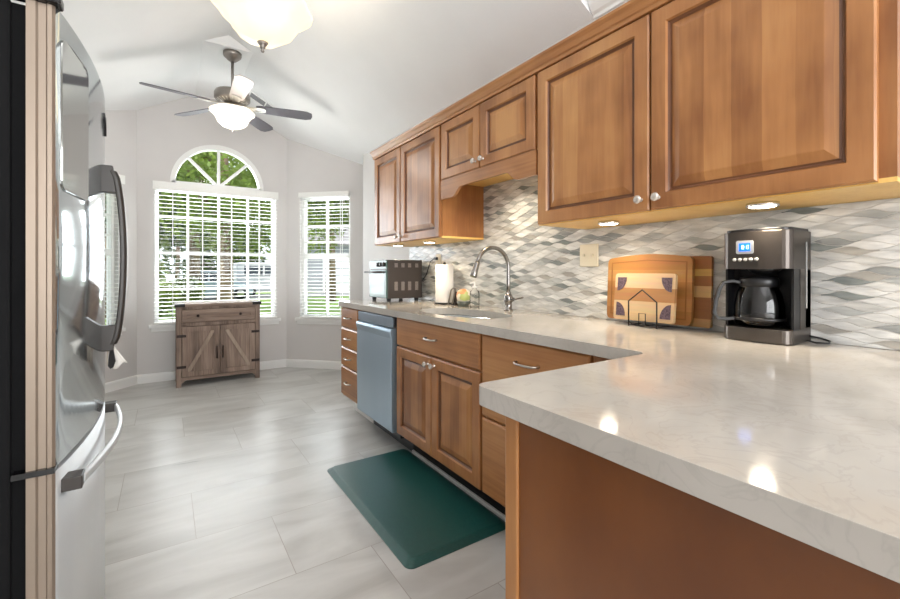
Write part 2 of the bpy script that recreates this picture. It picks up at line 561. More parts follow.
# right bay wall: direction (+,-)
rw0, rw1 = .18, .83
wall('wall_back_right', (BR, YB), (BR + BAYL * s2, YB - BAYL * s2), [rect(rw0, rw1, .60, 2.06)], side=1, label='grey angled bay wall on the right')
lw0, lw1 = .20, .83
wall('wall_back_left', (BL - BAYL * s2, YB - BAYL * s2), (BL, YB), [rect(BAYL - lw1, BAYL - lw0, .60, 2.06)], side=1, label='grey angled bay wall on the left')
RE = (BR + BAYL * s2, YB - BAYL * s2)
LE = (BL - BAYL * s2, YB - BAYL * s2)
KY = 4.53
mb = MB()
mb.box(RX, RE[0] + .14, KY - .12, KY, 0, vault(RX))
mb.box(RE[0], RE[0] + .14, KY, RE[1], 0, vault(RE[0]))
structure(mb, 'wall_nook_right', M['wall'], 'short return wall at the nook', loc=(RX, KY, 0))
wall('wall_left', (LX, -3.5), (LX, KY), side=1, top=2.43, label='grey left wall behind the fridge')
mb = MB()
mb.box(LE[0] - .14, LX - .14, KY - .12, KY, 0, vault(LX - .14))
mb.box(LE[0] - .14, LE[0], KY, LE[1], 0, vault(LE[0]))
structure(mb, 'wall_nook_left', M['wall'], 'short return wall at the nook', loc=(LX, KY, 0))
mb = MB()
mb.box(LX, RX, -3.64, -3.5, 0, 3.3)
structure(mb, 'wall_front', M['wall'], 'wall behind the camera', loc=(0, -3.5, 0))
mb = MB()
mb.box(LX - .14, LX, -3.5, Y0, 2.46, 3.28)
structure(mb, 'wall_left_upper', M['wall'], 'upper part of left wall', loc=(LX, 0, 2.46))
mb = MB()
mb.box(RX, RX + .14, -3.5, Y0 - .03, 0, 3.28)
mb.box(RX, RX + .14, Y0 - .03, KY - .12, 0, 2.46)
wr = structure(mb, 'wall_right', M['wall'], 'grey right wall carrying the cabinets', loc=(RX, 0, 0))

# crown moulding on the near part of the right wall
mb = MB()
pr = [(0, 2.440), (-.012, 2.440), (-.016, 2.455), (-.03, 2.465), (-.05, 2.495), (-.058, 2.515), (-.07, 2.52), (-.07, 2.545), (0, 2.545)]
mb.poly(pr, [], lambda u, v, w: (RX + u, -3.4 + w, v), 3.4 + Y0 - .035)
structure(mb, 'trim_1', M['white'], 'white crown moulding above the tall cabinets', loc=(RX, 0, 2.44))
mb = MB()
mb.box(RX - .008, RX, -3.4, Y0 - .035, 2.545, 3.26)
structure(mb, 'trim_2', M['white'], 'white painted upper wall above the crown moulding', loc=(RX, 0, 2.55))


def baseboard(name, p, q, side=-1):
    p = Vector((p[0], p[1], 0)); q = Vector((q[0], q[1], 0)); d = (q - p); L_ = d.length; d.normalize()
    nr = Vector((-d.y, d.x, 0)) * side
    mb = MB()
    prof = [(0, 0), (.014, 0), (.014, .075), (.010, .09), (.004, .095), (0, .095)]
    mb.poly(prof, [], lambda u, v, w: tuple(p + d * w + nr * u + Vector((0, 0, v))), L_)
    structure(mb, name, M['white'], 'white baseboard', loc=(p.x, p.y, 0))


baseboard('baseboard_back', (BL, YB), (BR, YB))
baseboard('baseboard_back_right', (BR, YB), RE)
baseboard('baseboard_back_left', LE, (BL, YB))
baseboard('baseboard_right', (RX, KY), (RX, 3.40))


# ------------------------------------------------------------ windows
def frame_fn(p, d, nr):
    return lambda u, v, w: tuple(Vector((p[0], p[1], 0)) + Vector(d) * u + Vector(nr) * w + Vector((0, 0, v)))


def window_unit(name, fn, u0, u1, z0, z1, cols, rows, sash=None, label=None, loc=(0, 0, 0), cat='window'):
    """fn(u, z, w) with w positive towards outside"""
    root = empty(name, loc, label, None, kind='structure')
    mb = MB()
    w0, w1 = .04, .10
    fr = .035
    mb.poly(rect(u0, u1, z0, z1), [rect(u0 + fr, u1 - fr, z0 + fr, z1 - fr)], fn2(fn, w0), w1 - w0)
    build(mb, 'window_frame', M['white'], root, bevel=.003)
    mb = MB()
    mw = .011
    for i in range(1, cols):
        u = u0 + (u1 - u0) * i / cols
        mb.poly(rect(u - mw, u + mw, z0 + fr, z1 - fr), [], fn2(fn, w0 + .012), .03)
    for zz in rows:
        mb.poly(rect(u0 + fr, u1 - fr, zz - mw, zz + mw), [], fn2(fn, w0 + .014), .026)
    build(mb, 'muntin_grid', M['white'], root)
    if sash:
        mb = MB()
        mb.poly(rect(u0 + fr, u1 - fr, sash - .03, sash + .03), [], fn2(fn, w0 - .004), .05)
        build(mb, 'meeting_rail', M['white'], root, bevel=.003)
    mb = MB()
    mb.poly(rect(u0 + fr, u1 - fr, z0 + fr, z1 - fr), [], fn2(fn, w0 + .027), .004)
    build(mb, 'pane', M['pane'], root)
    mb = MB()
    mb.poly(rect(u0 - .05, u1 + .05, z0 - .035, z0), [], fn2(fn, -.035), .035)
    mb.poly(rect(u0, u1, z0 - .03, z0 + .002), [], fn2(fn, 0), .05)
    mb.poly(rect(u0 - .03, u1 + .03, z0 - .075, z0 - .035), [], fn2(fn, -.014), .014)
    build(mb, 'window_sill', M['white'], root, bevel=.003)
    return root


def fn2(fn, w0):
    return lambda u, v, w: fn(u, v, w + w0)


fb = frame_fn((0, YB), (1, 0, 0), (0, 1, 0))
window_unit('window_1', fb, -.10, 1.10, .60, 2.06, 4, (1.745, 1.355, .965), label='large white gridded window in the back wall', loc=(.5, YB, .6))
fr_ = frame_fn((BR, YB), (s2, -s2, 0), (s2, s2, 0))
window_unit('window_2', fr_, rw0, rw1, .60, 2.06, 2, (1.93, 1.70, 1.51), sash=1.34, label='narrow white window in the right bay wall', loc=(BR + .35, YB - .35, .6))
fl_ = frame_fn((BL, YB), (-s2, -s2, 0), (-s2, s2, 0))
window_unit('window_3', fl_, lw0, lw1, .60, 2.06, 2, (1.93, 1.70, 1.51), sash=1.34, label='narrow white window in the left bay wall behind the fridge handle', loc=(BL - .35, YB - .35, .6))

# arched fan window
aw = empty('window_4', (ARC[0], YB, ARC[1]), 'half round arched window with three radiating bars', None, kind='structure')
mb = MB()
o_, i_ = half_disc(ARC[0], ARC[1], ARC[2] + .018), half_disc(ARC[0], ARC[1], ARC[2] - .03)
ring = o_ + list(reversed(i_))
mb.poly(ring, [], fn2(fb, -.012), .10)
mb.poly(rect(ARC[0] - ARC[2], ARC[0] + ARC[2], ARC[1] - .02, ARC[1] + .02), [], fn2(fb, -.012), .10)
build(mb, 'arch_frame', M['white'], aw, bevel=.003, angle=50)
mb = MB()
for a in (45, 90, 135):
    p1 = Vector((ARC[0], YB + .05, ARC[1])); p2 = Vector((ARC[0] + .43 * cos(R(a)), YB + .05, ARC[1] + .43 * sin(R(a))))
    mb.bar(p1, p2, .03, .022, up=(0, 1, 0))
build(mb, 'muntin_grid', M['white'], aw)
mb = MB(); mb.poly(half_disc(ARC[0], ARC[1], ARC[2] - .02), [], fn2(fb, .05), .004)
build(mb, 'pane', M['pane'], aw)


# blinds
def blind(fn, u0, u1, z0, z1, tapes, label, loc, tilt=3, pitch=.0415, val=.075):
    root = empty('window_blind', loc, label, 'blind', group=None)
    mb = MB()
    mb.poly(rect(u0 - .01, u1 + .01, z1 - val, z1 + .01), [], fn2(fn, -.062), .012)
    mb.poly(rect(u0, u1, z1 - .05, z1), [], fn2(fn, -.05), .045)
    build(mb, 'headrail', M['blind'], root, bevel=.002)
    mb = MB()
    z = z1 - .09
    t_ = R(tilt); zb = z0 + .05
    while z > zb:
        a = []
        for s_ in (-1, 1):
            for e_ in (-1, 1):
                a.append((-.028 + s_ * .0235 * cos(t_), z + s_ * .0235 * sin(t_) + e_ * .0013))
        order = [a[0], a[1], a[3], a[2]]
        vs = [fn(u0, zz, ww) for ww, zz in order] + [fn(u1, zz, ww) for ww, zz in order]
        mb.add(vs, [(0, 1, 2, 3), (7, 6, 5, 4), (0, 1, 5, 4), (1, 2, 6, 5), (2, 3, 7, 6), (3, 0, 4, 7)])
        z -= pitch
    build(mb, 'slats', M['blind'], root)
    mb = MB()
    mb.poly(rect(u0, u1, z0 + .004, z0 + .024), [], fn2(fn, -.052), .048)
    build(mb, 'bottom_rail', M['blind'], root, bevel=.002)
    for k, u in enumerate(tapes):
        mb = MB()
        for w in (-.054, -.002):
            mb.poly(rect(u - .0035, u + .0035, z0 + .02, z1 - .05), [], fn2(fn, w), .0012)
        build(mb, 'ladder_cord', M['blind'], root)
    return root


blind(fb, -.105, 1.105, .60, 2.085, (.06, .335, .62, .91), 'wide white slatted blind over the large back window', (.5, YB - .02, .6))
blind(fr_, rw0 + .025, rw1 - .005, .60, 2.085, (rw0 + .1, rw1 - .1), 'narrow white slatted blind on the window right of the wooden sideboard', (BR + .35, YB - .37, .6), tilt=4, val=.045)
blind(fl_, lw0 - .01, lw1 + .01, .60, 2.085, (lw0 + .1, lw1 - .1), 'narrow white slatted blind seen through the fridge handle', (BL - .33, YB - .37, .6), tilt=4)

# ------------------------------------------------------------ cabinets
DOOR = [(0, 0), (0, .015), (.005, .020), (.056, .020), (.060, .012), (.0635, .007), (.069, .005), (.074, .007), (.102, .0165), (.106, .017)]
DOOR_M = [0, 0, 0, 0, 1, 1, 1, 2, 2, 2]
DRAW = [(0, 0), (0, .014), (.008, .020)]


def face(y0, y1, z0, z1, X, prof, mb=None):
    """panel facing -X whose back lies at X; spans y0..y1"""
    mb = mb or MB()
    mb.ring_panel(lambda u, v, d: (X - d, y1 - u, z0 + v), y1 - y0, z1 - z0, prof, rm=DOOR_M if prof is DOOR else None)
    return mb


def knob(parent, X, y, z):
    mb = MB()
    mb.lathe((X, y, z), [(.008, 0), (.006, -.004), (.005, -.012), (.012, -.016), (.0155, -.022), (.0155, -.026), (.011, -.031), (.0, -.033)], 12, 'x', smooth=False)
    build(mb, 'knob', M['knob'], parent)


def pull(parent, X, y, z, w=.10):
    mb = MB()
    h = w / 2
    pts = [(X, y - h, z), (X - .018, y - h + .004, z), (X - .027, y - h + .016, z - .001)]
    for k in range(7):
        a = -1 + 2 * (k + 1) / 8
        pts.append((X - .027 - .004 * (1 - a * a), y + a * (h - .012), z - .001))
    pts += [(X - .027, y + h - .016, z - .001), (X - .018, y + h - .004, z), (X, y + h, z)]
    r = [.006, .005, .0045] + [.005] * 7 + [.0045, .005, .006]
    mb.tube(pts, r, 8)
    build(mb, 'handle', M['nickel'], parent)


UF = 1.47   # front of upper doors
UB = UF + .02


def upper(name, y0, y1, z0, z1, doors, label, valance=False):
    root = empty(name, ((UF + RX) / 2, (y0 + y1) / 2, z0), label, 'cabinet', 'upper wall cabinets')
    mb = MB(); mb.box(UB, RX, y0, y1, z0 + .012, z1)
    build(mb, 'body', M['maple'], root)
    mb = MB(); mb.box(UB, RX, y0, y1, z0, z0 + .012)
    build(mb, 'bottom_panel', M['maple_lit'], root, label='golden underside panel with puck light bounce painted into its colour')
    for (a, b_, kside) in doors:
        d = build(face(a + .002, b_ - .002, z0 + .004, z1 - .035, UB, DOOR), 'door', [M['maple_frame'], M['glaze'], M['maple']], root)
        ky = a + .032 if kside < 0 else b_ - .032
        knob(d, UF, ky, z0 + .045)
    if valance:
        mb = MB()
        zb, n = z0, 16
        yb, yt = 1.615, 1.668
        pts = [(y0 + .001, zb + .001), (y1 - .001, zb + .001), (y1 - .001, yb)]
        for k in range(13):
            s_ = k / 12; y = (y1 - .13) - s_ * .10
            pts.append((y, yb + (yt - yb) * (.5 - .5 * cos(pi * s_))))
        for k in range(13):
            s_ = k / 12; y = (y0 + .23) - s_ * .10
            pts.append((y, yt - (yt - yb) * (.5 - .5 * cos(pi * s_))))
        pts.append((y0 + .001, yb))
        mb.poly(pts, [], lambda u, v, w: (UB - .016 + w, u, v), .018)
        build(mb, 'valance', M['maple_h'], root, label='arched wooden valance over the sink')
    return root


upper('wall_cabinet', 2.345, 3.40, 1.372, 2.13, [(2.352, 2.905, 1), (2.91, 3.39, -1)], 'two-door maple wall cabinet farthest from the camera, above the toaster oven')
upper('wall_cabinet', 1.487, 2.341, 1.735, 2.13, [(1.492, 1.925, 1), (1.93, 2.335, -1)], 'short maple wall cabinet with an arched valance above the sink', valance=True)
upper('wall_cabinet', .274, 1.483, 1.372, 2.13, [(.909, 1.478, -1), (.305, .905, 1)], 'large two-door maple wall cabinet above the coffee maker')

mb = MB()
prof = [(.02, 2.098), (-.006, 2.098), (-.008, 2.112), (-.014, 2.116), (-.022, 2.134), (-.034, 2.146), (-.036, 2.156), (.06, 2.156), (.06, 2.1305), (.02, 2.1305)]
mb.poly(prof, [], lambda u, v, w: (UF + u, .274 + w, v), 3.126)
tag(build(mb, 'cabinet_crown_moulding', M['maple_h'], loc=(UF, 1.8, 2.1)), 'long maple crown strip running along the tops of the wall cabinets', 'moulding')

LF = 1.19
LB = 1.21
BZ = .862   # top of fronts


def lower(name, y0, y1, fronts, label, cat='cabinet', kick='black', hollow=False):
    root = empty(name, ((LF + RX) / 2, (y0 + y1) / 2, 0), label, cat, 'base cabinets under the long worktop')
    mb = MB()
    if hollow:   # sink base: open top carcass
        mb.box(LB, RX - .001, y0, y0 + .018, .15, .873); mb.box(LB, RX - .001, y1 - .018, y1, .15, .873)
        mb.box(LB, LB + .018, y0 + .018, y1 - .018, .15, .873); mb.box(LB + .018, RX - .001, y0 + .018, y1 - .018, .15, .165)
    else:
        mb.box(LB, RX - .001, y0, y1, .150, .873)
    build(mb, 'body', M['maple'], root)
    mb = MB(); mb.box(1.315, RX - .02, y0, y1, 0, .150)
    build(mb, 'toe_kick', M[kick], root)
    for fdef in fronts:
        kind, a, b_, z0, z1 = fdef[:5]
        if kind == 'door':
            d = build(face(a, b_, z0, z1, LB, DOOR), 'door', [M['maple_frame'], M['glaze'], M['maple']], root)
            knob(d, LF, a + .03 if fdef[5] < 0 else b_ - .03, z1 - .04)
        else:
            d = build(face(a, b_, z0, z1, LB, DRAW), 'drawer' if kind == 'drawer' else 'drawer_front', M['maple_h'], root)
            pull(d, LF, (a + b_) / 2, fdef[5], fdef[6] if len(fdef) > 6 else .1)
    return root


lower('base_cabinet', 3.05, 3.42, [('drawer', 3.055, 3.415, .165, .39, .28), ('drawer', 3.055, 3.415, .40, .545, .472),
                                    ('drawer', 3.055, 3.415, .555, .70, .628), ('drawer', 3.055, 3.415, .71, .868, .79)],
      'narrow maple base cabinet with four drawers at the far end of the worktop', kick='white')
lower('base_cabinet', 1.553, 2.412, [('front', 1.56, 2.405, .70, .87, .79, .11), ('door', 1.56, 1.985, .155, .69, 1), ('door', 1.99, 2.405, .155, .69, -1)],
      'maple sink base cabinet with two doors right of the dishwasher', hollow=True)
lower('base_cabinet', .945, 1.549, [('drawer', .95, 1.545, .502, .87, .785, .125), ('drawer', .95, 1.545, .155, .494, .40, .125)],
      'maple base cabinet with two deep drawers partly behind the peninsula')
root = empty('corner_cabinet', (1.5, .8, 0), 'plain maple corner filler cabinet where the worktop turns', 'cabinet', 'base cabinets under the long worktop')
mb = MB(); mb.box(LB, RX, .67, .941, .105, .873)
build(mb, 'body', M['maple'], root)
build(face(.70, .937, .155, .87, LB, [(0, 0), (0, .010), (.004, .014)]), 'filler_panel', M['maple_h'], root)
mb = MB(); mb.box(1.315, RX - .02, .67, .941, 0, .105); build(mb, 'toe_kick', M['black'], root)

# peninsula base
pen = empty('peninsula_cabinet', (1.1, .2, 0), 'maple peninsula base with plain side panel at the camera side', 'cabinet')
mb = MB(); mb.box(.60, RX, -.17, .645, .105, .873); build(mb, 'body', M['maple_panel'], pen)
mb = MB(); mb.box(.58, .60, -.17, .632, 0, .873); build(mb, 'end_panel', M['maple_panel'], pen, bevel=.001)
mb = MB(); mb.box(.574, .62, .632, .667, 0, .873); build(mb, 'corner_post', M['maple'], pen, bevel=.003)
mb = MB(); mb.box(.62, LB - .004, .645, .66, .105, .873); build(mb, 'face_panel', M['maple'], pen, bevel=.002)
mb = MB(); mb.box(.62, 1.8, -.1, .58, 0, .105); build(mb, 'toe_kick', M['black'], pen)

# dishwasher
dw = empty('dishwasher', (1.5, 2.73, 0), 'stainless steel dishwasher between the drawer stack and the sink cabinet', 'dishwasher')
mb = MB(); mb.box(1.225, 1.80, 2.418, 3.044, .105, .868); build(mb, 'tub_body', M['black'], dw)
mb = MB()
prof = [(1.222, .135), (1.188, .135), (1.183, .145), (1.179, .50), (1.181, .73), (1.172, .77), (1.175, .786), (1.194, .792), (1.222, .792)]
mb.poly(prof, [], lambda u, v, w: (u, 2.455 + w, v), .585)
build(mb, 'door', M['steel_dw'], dw, bevel=.004, angle=25)
mb = MB(); mb.box(1.190, 1.222, 2.455, 3.04, .797, .862); build(mb, 'control_panel', mat('dishwasher_panel', rgb(128, 138, 148), .35, .8), dw, bevel=.004)
mb = MB(); mb.box(1.315, 1.78, 2.418, 3.044, 0, .105); build(mb, 'toe_kick', M['black'], dw)

# white strip at the foot of the cabinets
mb = MB(); mb.box(1.302, 1.314, .70, 2.41, 0.0, .02)
structure(mb, 'trim_3', M['white'], 'white quarter round along the toe kick', loc=(1.28, 1.5, 0))

# ------------------------------------------------------------ worktop with sink cut-out
SC = (1.435, 2.035); SA = (.175, .35)


def arc(cx, cy, r, a0, a1, n=6):
    return [(cx + r * cos(R(a0 + (a1 - a0) * k / n)), cy + r * sin(R(a0 + (a1 - a0) * k / n))) for k in range(n + 1)]


outer = [(RX, 3.425), (RX, -.24)] + [(.54, -.24)] + arc(.565, .70, .025, 180, 90) + arc(1.13, .765, .04, 270, 360) + arc(1.19, 3.40, .025, 180, 90)
hole = []
for k in range(48):
    a = 2 * pi * k / 48
    c_, s_ = cos(a), sin(a)
    p_ = 2.6
    rr = (abs(c_) ** p_ + abs(s_) ** p_) ** (-1 / p_)
    hole.append((SC[0] + SA[0] * rr * c_, SC[1] + SA[1] * rr * s_))
mb = MB()
mb.poly(outer, [hole], lambda u, v, w: (u, v, .875 + w), .04)
tag(build(mb, 'worktop', M['quartz'], loc=(1.5, 1.6, .875), bevel=.007, seg=3, angle=40), 'L-shaped pale veined quartz worktop covering the base cabinets and peninsula', 'countertop')

sk = empty('kitchen_sink', (SC[0], SC[1], .70), 'oval undermounted stainless sink bowl set in the worktop', 'sink')
mb = MB()
N_ = 48
rings = [(1.06, .8735), (1.0, .8735), (.985, .86), (.96, .76), (.90, .715), (.72, .70), (.1, .696), (.1, .690), (.74, .694), (.92, .708), (.975, .755), (1.0, .86), (1.06, .868)]
vs = []
for (f_, z_) in rings:
    for hx, hy in hole:
        vs.append((SC[0] + (hx - SC[0]) * f_, SC[1] + (hy - SC[1]) * f_, z_))
fs = []
for i in range(len(rings) - 1):
    for k in range(N_):
        fs.append((i * N_ + k, i * N_ + (k + 1) % N_, (i + 1) * N_ + (k + 1) % N_, (i + 1) * N_ + k))
mb.add(vs, fs, 0, True)
build(mb, 'bowl', M['steel'], sk)
mb = MB(); mb.lathe((SC[0], SC[1], .697), [(.038, 0), (.045, .002), (.043, .004), (.03, .002), (0, .001)], 20)
build(mb, 'drain', M['chrome'], sk)

# faucet
FX, FY = 1.745, 1.995
fa = empty('kitchen_faucet', (FX, FY, .915), 'tall gooseneck pull-down faucet behind the sink', 'faucet')
mb = MB(); mb.lathe((FX, FY, .915), [(.028, 0), (.028, .008), (.022, .012), (.022, .045), (.027, .055), (.027, .085), (.020, .10), (.014, .105)], 20)
build(mb, 'base', M['faucet'], fa)
mb = MB()
pts = [(FX, FY, 1.01), (FX, FY, 1.08), (FX, FY, 1.15)]
r_ = .12; cx = FX - r_
for k in range(15):
    a = R(0 + 165 * k / 14)
    pts.append((cx + r_ * cos(a), FY, 1.175 + r_ * sin(a)))
mb.tube(pts, .0125, 12)
mb.lathe((FX, FY, 1.015), [(.0125, 0), (.017, .004), (.017, .012), (.0125, .016)], 16)
build(mb, 'spout_neck', M['faucet'], fa)
e1 = Vector(pts[-1]); dd = (Vector(pts[-1]) - Vector(pts[-2])).normalized()
mb = MB(); mb.tube([e1 - dd * .002, e1 + dd * .01, e1 + dd * .05, e1 + dd * .085, e1 + dd * .09], [.0135, .016, .018, .022, .020], 14)
build(mb, 'spray_head', M['faucet'], fa)
mb = MB(); mb.tube([(FX, FY - .02, .985), (FX, FY - .045, .985)], .013, 12)
mb.tube([(FX, FY - .045, .985), (FX, FY - .075, .99), (FX - .002, FY - .13, 1.0)], [.008, .006, .005], 10)
build(mb, 'lever', M['faucet'], fa)

# ------------------------------------------------------------ backsplash mosaic
random.seed(5)


def clip(poly, axis, lim, keep_less):
    out = []
    for i in range(len(poly)):
        a, b_ = poly[i], poly[(i + 1) % len(poly)]
        ia = (a[axis] <= lim) if keep_less else (a[axis] >= lim)
        ib = (b_[axis] <= lim) if keep_less else (b_[axis] >= lim)
        if ia: out.append(a)
        if ia != ib:
            t_ = (lim - a[axis]) / (b_[axis] - a[axis])
            out.append((a[0] + t_ * (b_[0] - a[0]), a[1] + t_ * (b_[1] - a[1])))
    return out


mb = MB()
TX = RX - .008
mb.box(RX - .0055, RX, .25, 3.42, .9155, 1.371, 8)
mb.box(RX - .0055, RX, 1.49, 2.34, 1.371, 1.734, 8)
P, h_, am, ph = .132, .0160, .0070, 2.15
gp = .0011


def bz(k, y):
    return .905 + k * h_ + am * sin(2 * pi * y / P + ph * k) + .0011 * sin(2 * pi * y / P * 2.37 + 1.7 * k)


for k in range(-1, 54):
    amp2 = 2 * am * sin(ph / 2)
    sg = 1 if amp2 > 0 else -1
    # gap = h + amp2*cos(theta + ph*(k+.5)) ; narrow where cos = -1
    off = (pi * (1 if sg > 0 else 0) - ph * (k + .5)) / (2 * pi) * P
    i0 = int((.1 - off) / P) - 1
    i1 = int((3.6 - off) / P) + 1
    for i in range(i0, i1 + 1):
        ya, yb_ = off + i * P, off + (i + 1) * P
        n = 10
        lo = [(ya + gp + (yb_ - ya - 2 * gp) * j / n, bz(k, ya + (yb_ - ya) * j / n) + gp) for j in range(n + 1)]
        hi = [(ya + gp + (yb_ - ya - 2 * gp) * j / n, bz(k + 1, ya + (yb_ - ya) * j / n) - gp) for j in range(n + 1)]
        pg = lo + [(a, max(b_, lo[n - q][1] + .0004)) for q, (a, b_) in enumerate(reversed(hi))]
        mi = random.choices(range(8), tile_w)[0]
        cy_ = (ya + yb_) / 2
        zt = 1.371
        ymax, ymin = 3.42, .25
        regs = [(.25, 3.42, .9165, 1.371), (1.49, 2.34, 1.371, 1.734)]
        for (r0, r1, z0, z1) in regs:
            q = pg
            for ax, lim, less in ((0, r1, True), (0, r0, False), (1, z1, True), (1, z0, False)):
                if len(q) >= 3: q = clip(q, ax, lim, less)
            if len(q) < 3: continue
            nn = len(q)
            vs = [(TX, a, b_) for a, b_ in q] + [(RX - .005, a, b_) for a, b_ in q]
            fs = [tuple(range(nn))] + [(j, (j + 1) % nn, (j + 1) % nn + nn, j + nn) for j in range(nn)]
            mb.add(vs, fs, mi)
ORI[wr.name] = Vector((RX, 0, 0))
build(mb, 'mosaic_backsplash', TILES + [M['grout']], wr, label='grey and white wavy leaf mosaic backsplash')


# outlet plates
def plate(y, z, kind, label, cat, w=.075):
    root = empty('wall_' + kind if kind == 'outlet' else 'light_switch', (TX, y, z), label, cat)
    mb = MB(); mb.ring_panel(lambda u, v, d: (TX - .0005 - d, y + w / 2 - u, z - .058 + v), w, .116, [(0, 0), (0, .003), (.003, .006)])
    ivory = mat('ivory_plate', rgb(226, 218, 196), .35)
    build(mb, 'cover_plate', ivory, root)
    mb = MB()
    if kind == 'outlet':
        for dz in (-.022, .022):
            mb.lathe((TX - .0065, y, z + dz), [(.016, 0), (.016, -.002), (.0, -.002)], 16, 'x')
        build(mb, 'socket_face', mat('socket_white', rgb(238, 236, 228), .3), root)
    else:
        for dy in (-w / 4 + .002, w / 4 - .002):
            mb = MB(); mb.box(TX - .016, TX - .0064, y + dy - .005, y + dy + .005, z - .004, z + .008)
            build(mb, 'toggle', mat('toggle_ivory', rgb(214, 205, 182), .4), root, bevel=.001)
    return root


plate(2.93, 1.235, 'outlet', 'ivory double outlet plate on the mosaic right of the toaster oven', 'outlet')
plate(1.455, 1.235, 'switch', 'ivory double light switch plate on the mosaic left of the cutting boards', 'switch', .115)


# puck lights
def puck(x, y, z, label, e=6.0):
    root = empty('puck_light', (x, y, z), label, 'light', 'puck lights under the wall cabinets')
    mb = MB(); mb.lathe((x, y, z), [(.044, -.0005), (.045, -.010), (.042, -.013), (.038, -.011)], 24)
    build(mb, 'rim', M['chrome'], root)
    mb = MB(); mb.lathe((x, y, z), [(.0378, -.0105), (.034, -.0135), (.0, -.016)], 24)
    build(mb, 'lens', M['puck'], root)
    l = light('puck_lamp', 'SPOT', (0, 0, -.02), e, (1, .86, .66), .025, parent=root, spot=R(150), blend=.8)
    return root


puck(1.56, 3.12, 1.372, 'small round puck light under the far cabinet, above the toaster oven')
puck(1.58, 2.66, 1.372, 'small round puck light under the far cabinet, left of the sink valance')
puck(1.58, 1.95, 1.735, 'small round puck light behind the arched valance above the faucet', 11)
puck(1.62, 1.19, 1.372, 'small round puck light above the cutting boards')
puck(1.60, .60, 1.372, 'small round puck light above the coffee maker')

# ------------------------------------------------------------ fridge
FY0, FY1 = 1.25, 2.08


def fxs(y, base=-.200, bulge=.035):
    c_ = (FY0 + FY1) / 2
    return base + bulge * (1 - ((y - c_) / ((FY1 - FY0) / 2)) ** 2)


fg = empty('refrigerator', (-.55, 1.66, 0), 'large stainless bottom-freezer refrigerator along the left edge', 'refrigerator')
mb = MB(); mb.box(-.94, -.272, FY0 + .01, FY1 - .01, .03, 1.725)
build(mb, 'body', mat('fridge_side_black', rgb(14, 14, 15), .75, spec=.15), fg, bevel=.006)
mb = MB(); mb.box(-.272, -.250, FY0 + .018, FY1 - .018, .06, 1.72); build(mb, 'door_gasket', mat('rubber_gasket', rgb(14, 14, 15), .8, spec=.1), fg)


def fdoor(z0, z1, mats, name):
    pts = [(-.247, FY0), (-.232, FY0), (-.228, FY0 + .0035), (-.216, FY0 + .0035), (-.213, FY0 - .001), (-.206, FY0 + .001), (-.201, FY0 + .006)]
    nside = len(pts) - 1
    ys = [FY0 + .02 + (FY1 - FY0 - .04) * k / 24 for k in range(25)]
    pts += [(fxs(y), y) for y in ys]
    pts += [(-.203, FY1 - .004), (-.215, FY1), (-.247, FY1)]
    n = len(pts)
    mb = MB()
    vs = [(x, y, z0) for x, y in pts] + [(x, y, z1) for x, y in pts]
    for i in range(n):
        j = (i + 1) % n
        mb.add([vs[i], vs[j], vs[j + n], vs[i + n]], [(0, 1, 2, 3)], 1 if i < nside else 0, nside <= i < n - 4)
    mb.add(vs[:n], [tuple(range(n))], 0); mb.add(vs[n:], [tuple(range(n))], 0)
    # merge handled below
    o = build(mb, name, mats, fg)
    bm = bmesh.new(); bm.from_mesh(o.data); bmesh.ops.remove_doubles(bm, verts=bm.verts, dist=1e-5)
    bmesh.ops.recalc_face_normals(bm, faces=bm.faces); bm.to_mesh(o.data); bm.free()
    return o


door = fdoor(.728, 1.728, [M['steel_door'], M['steel_side']], 'door')
frz = fdoor(.09, .716, [M['drawer_steel'], M['steel_side']], 'freezer_drawer')
# dispenser panel following the door curve
mb = MB()
pa, pb, za, zb = 1.278, 1.468, 1.335, 1.675
cr_ = .02
outl = arc(pa + cr_, za + cr_, cr_, 180, 270, 4) + [(pa + (pb - pa) * k / 8, za) for k in range(1, 8)] + arc(pb - cr_, za + cr_, cr_, 270, 360, 4) + \
    arc(pb - cr_, zb - cr_, cr_, 0, 90, 4) + [(pb - (pb - pa) * k / 8, zb) for k in range(1, 8)] + arc(pa + cr_, zb - cr_, cr_, 90, 180, 4)
mb.poly(outl, [], lambda u, v, w: (fxs(u) + w, u, v), .003)
build(mb, 'control_panel', mat('glossy_panel_steel', rgb(176, 176, 172), .06, 1), door, label='glossy rounded dispenser panel')
# maker's mark: slim dark script stroke
mb = MB()
mb.tube([(fxs(1.80) + .001, 1.78, 1.665), (fxs(1.80) + .002, 1.795, 1.64), (fxs(1.8) + .002, 1.80, 1.655), (fxs(1.81) + .002, 1.815, 1.625), (fxs(1.82) + .002, 1.825, 1.635), (fxs(1.83) + .001, 1.84, 1.605)], .0035, 6)
build(mb, 'badge', M['black'], door, label='small dark script badge')
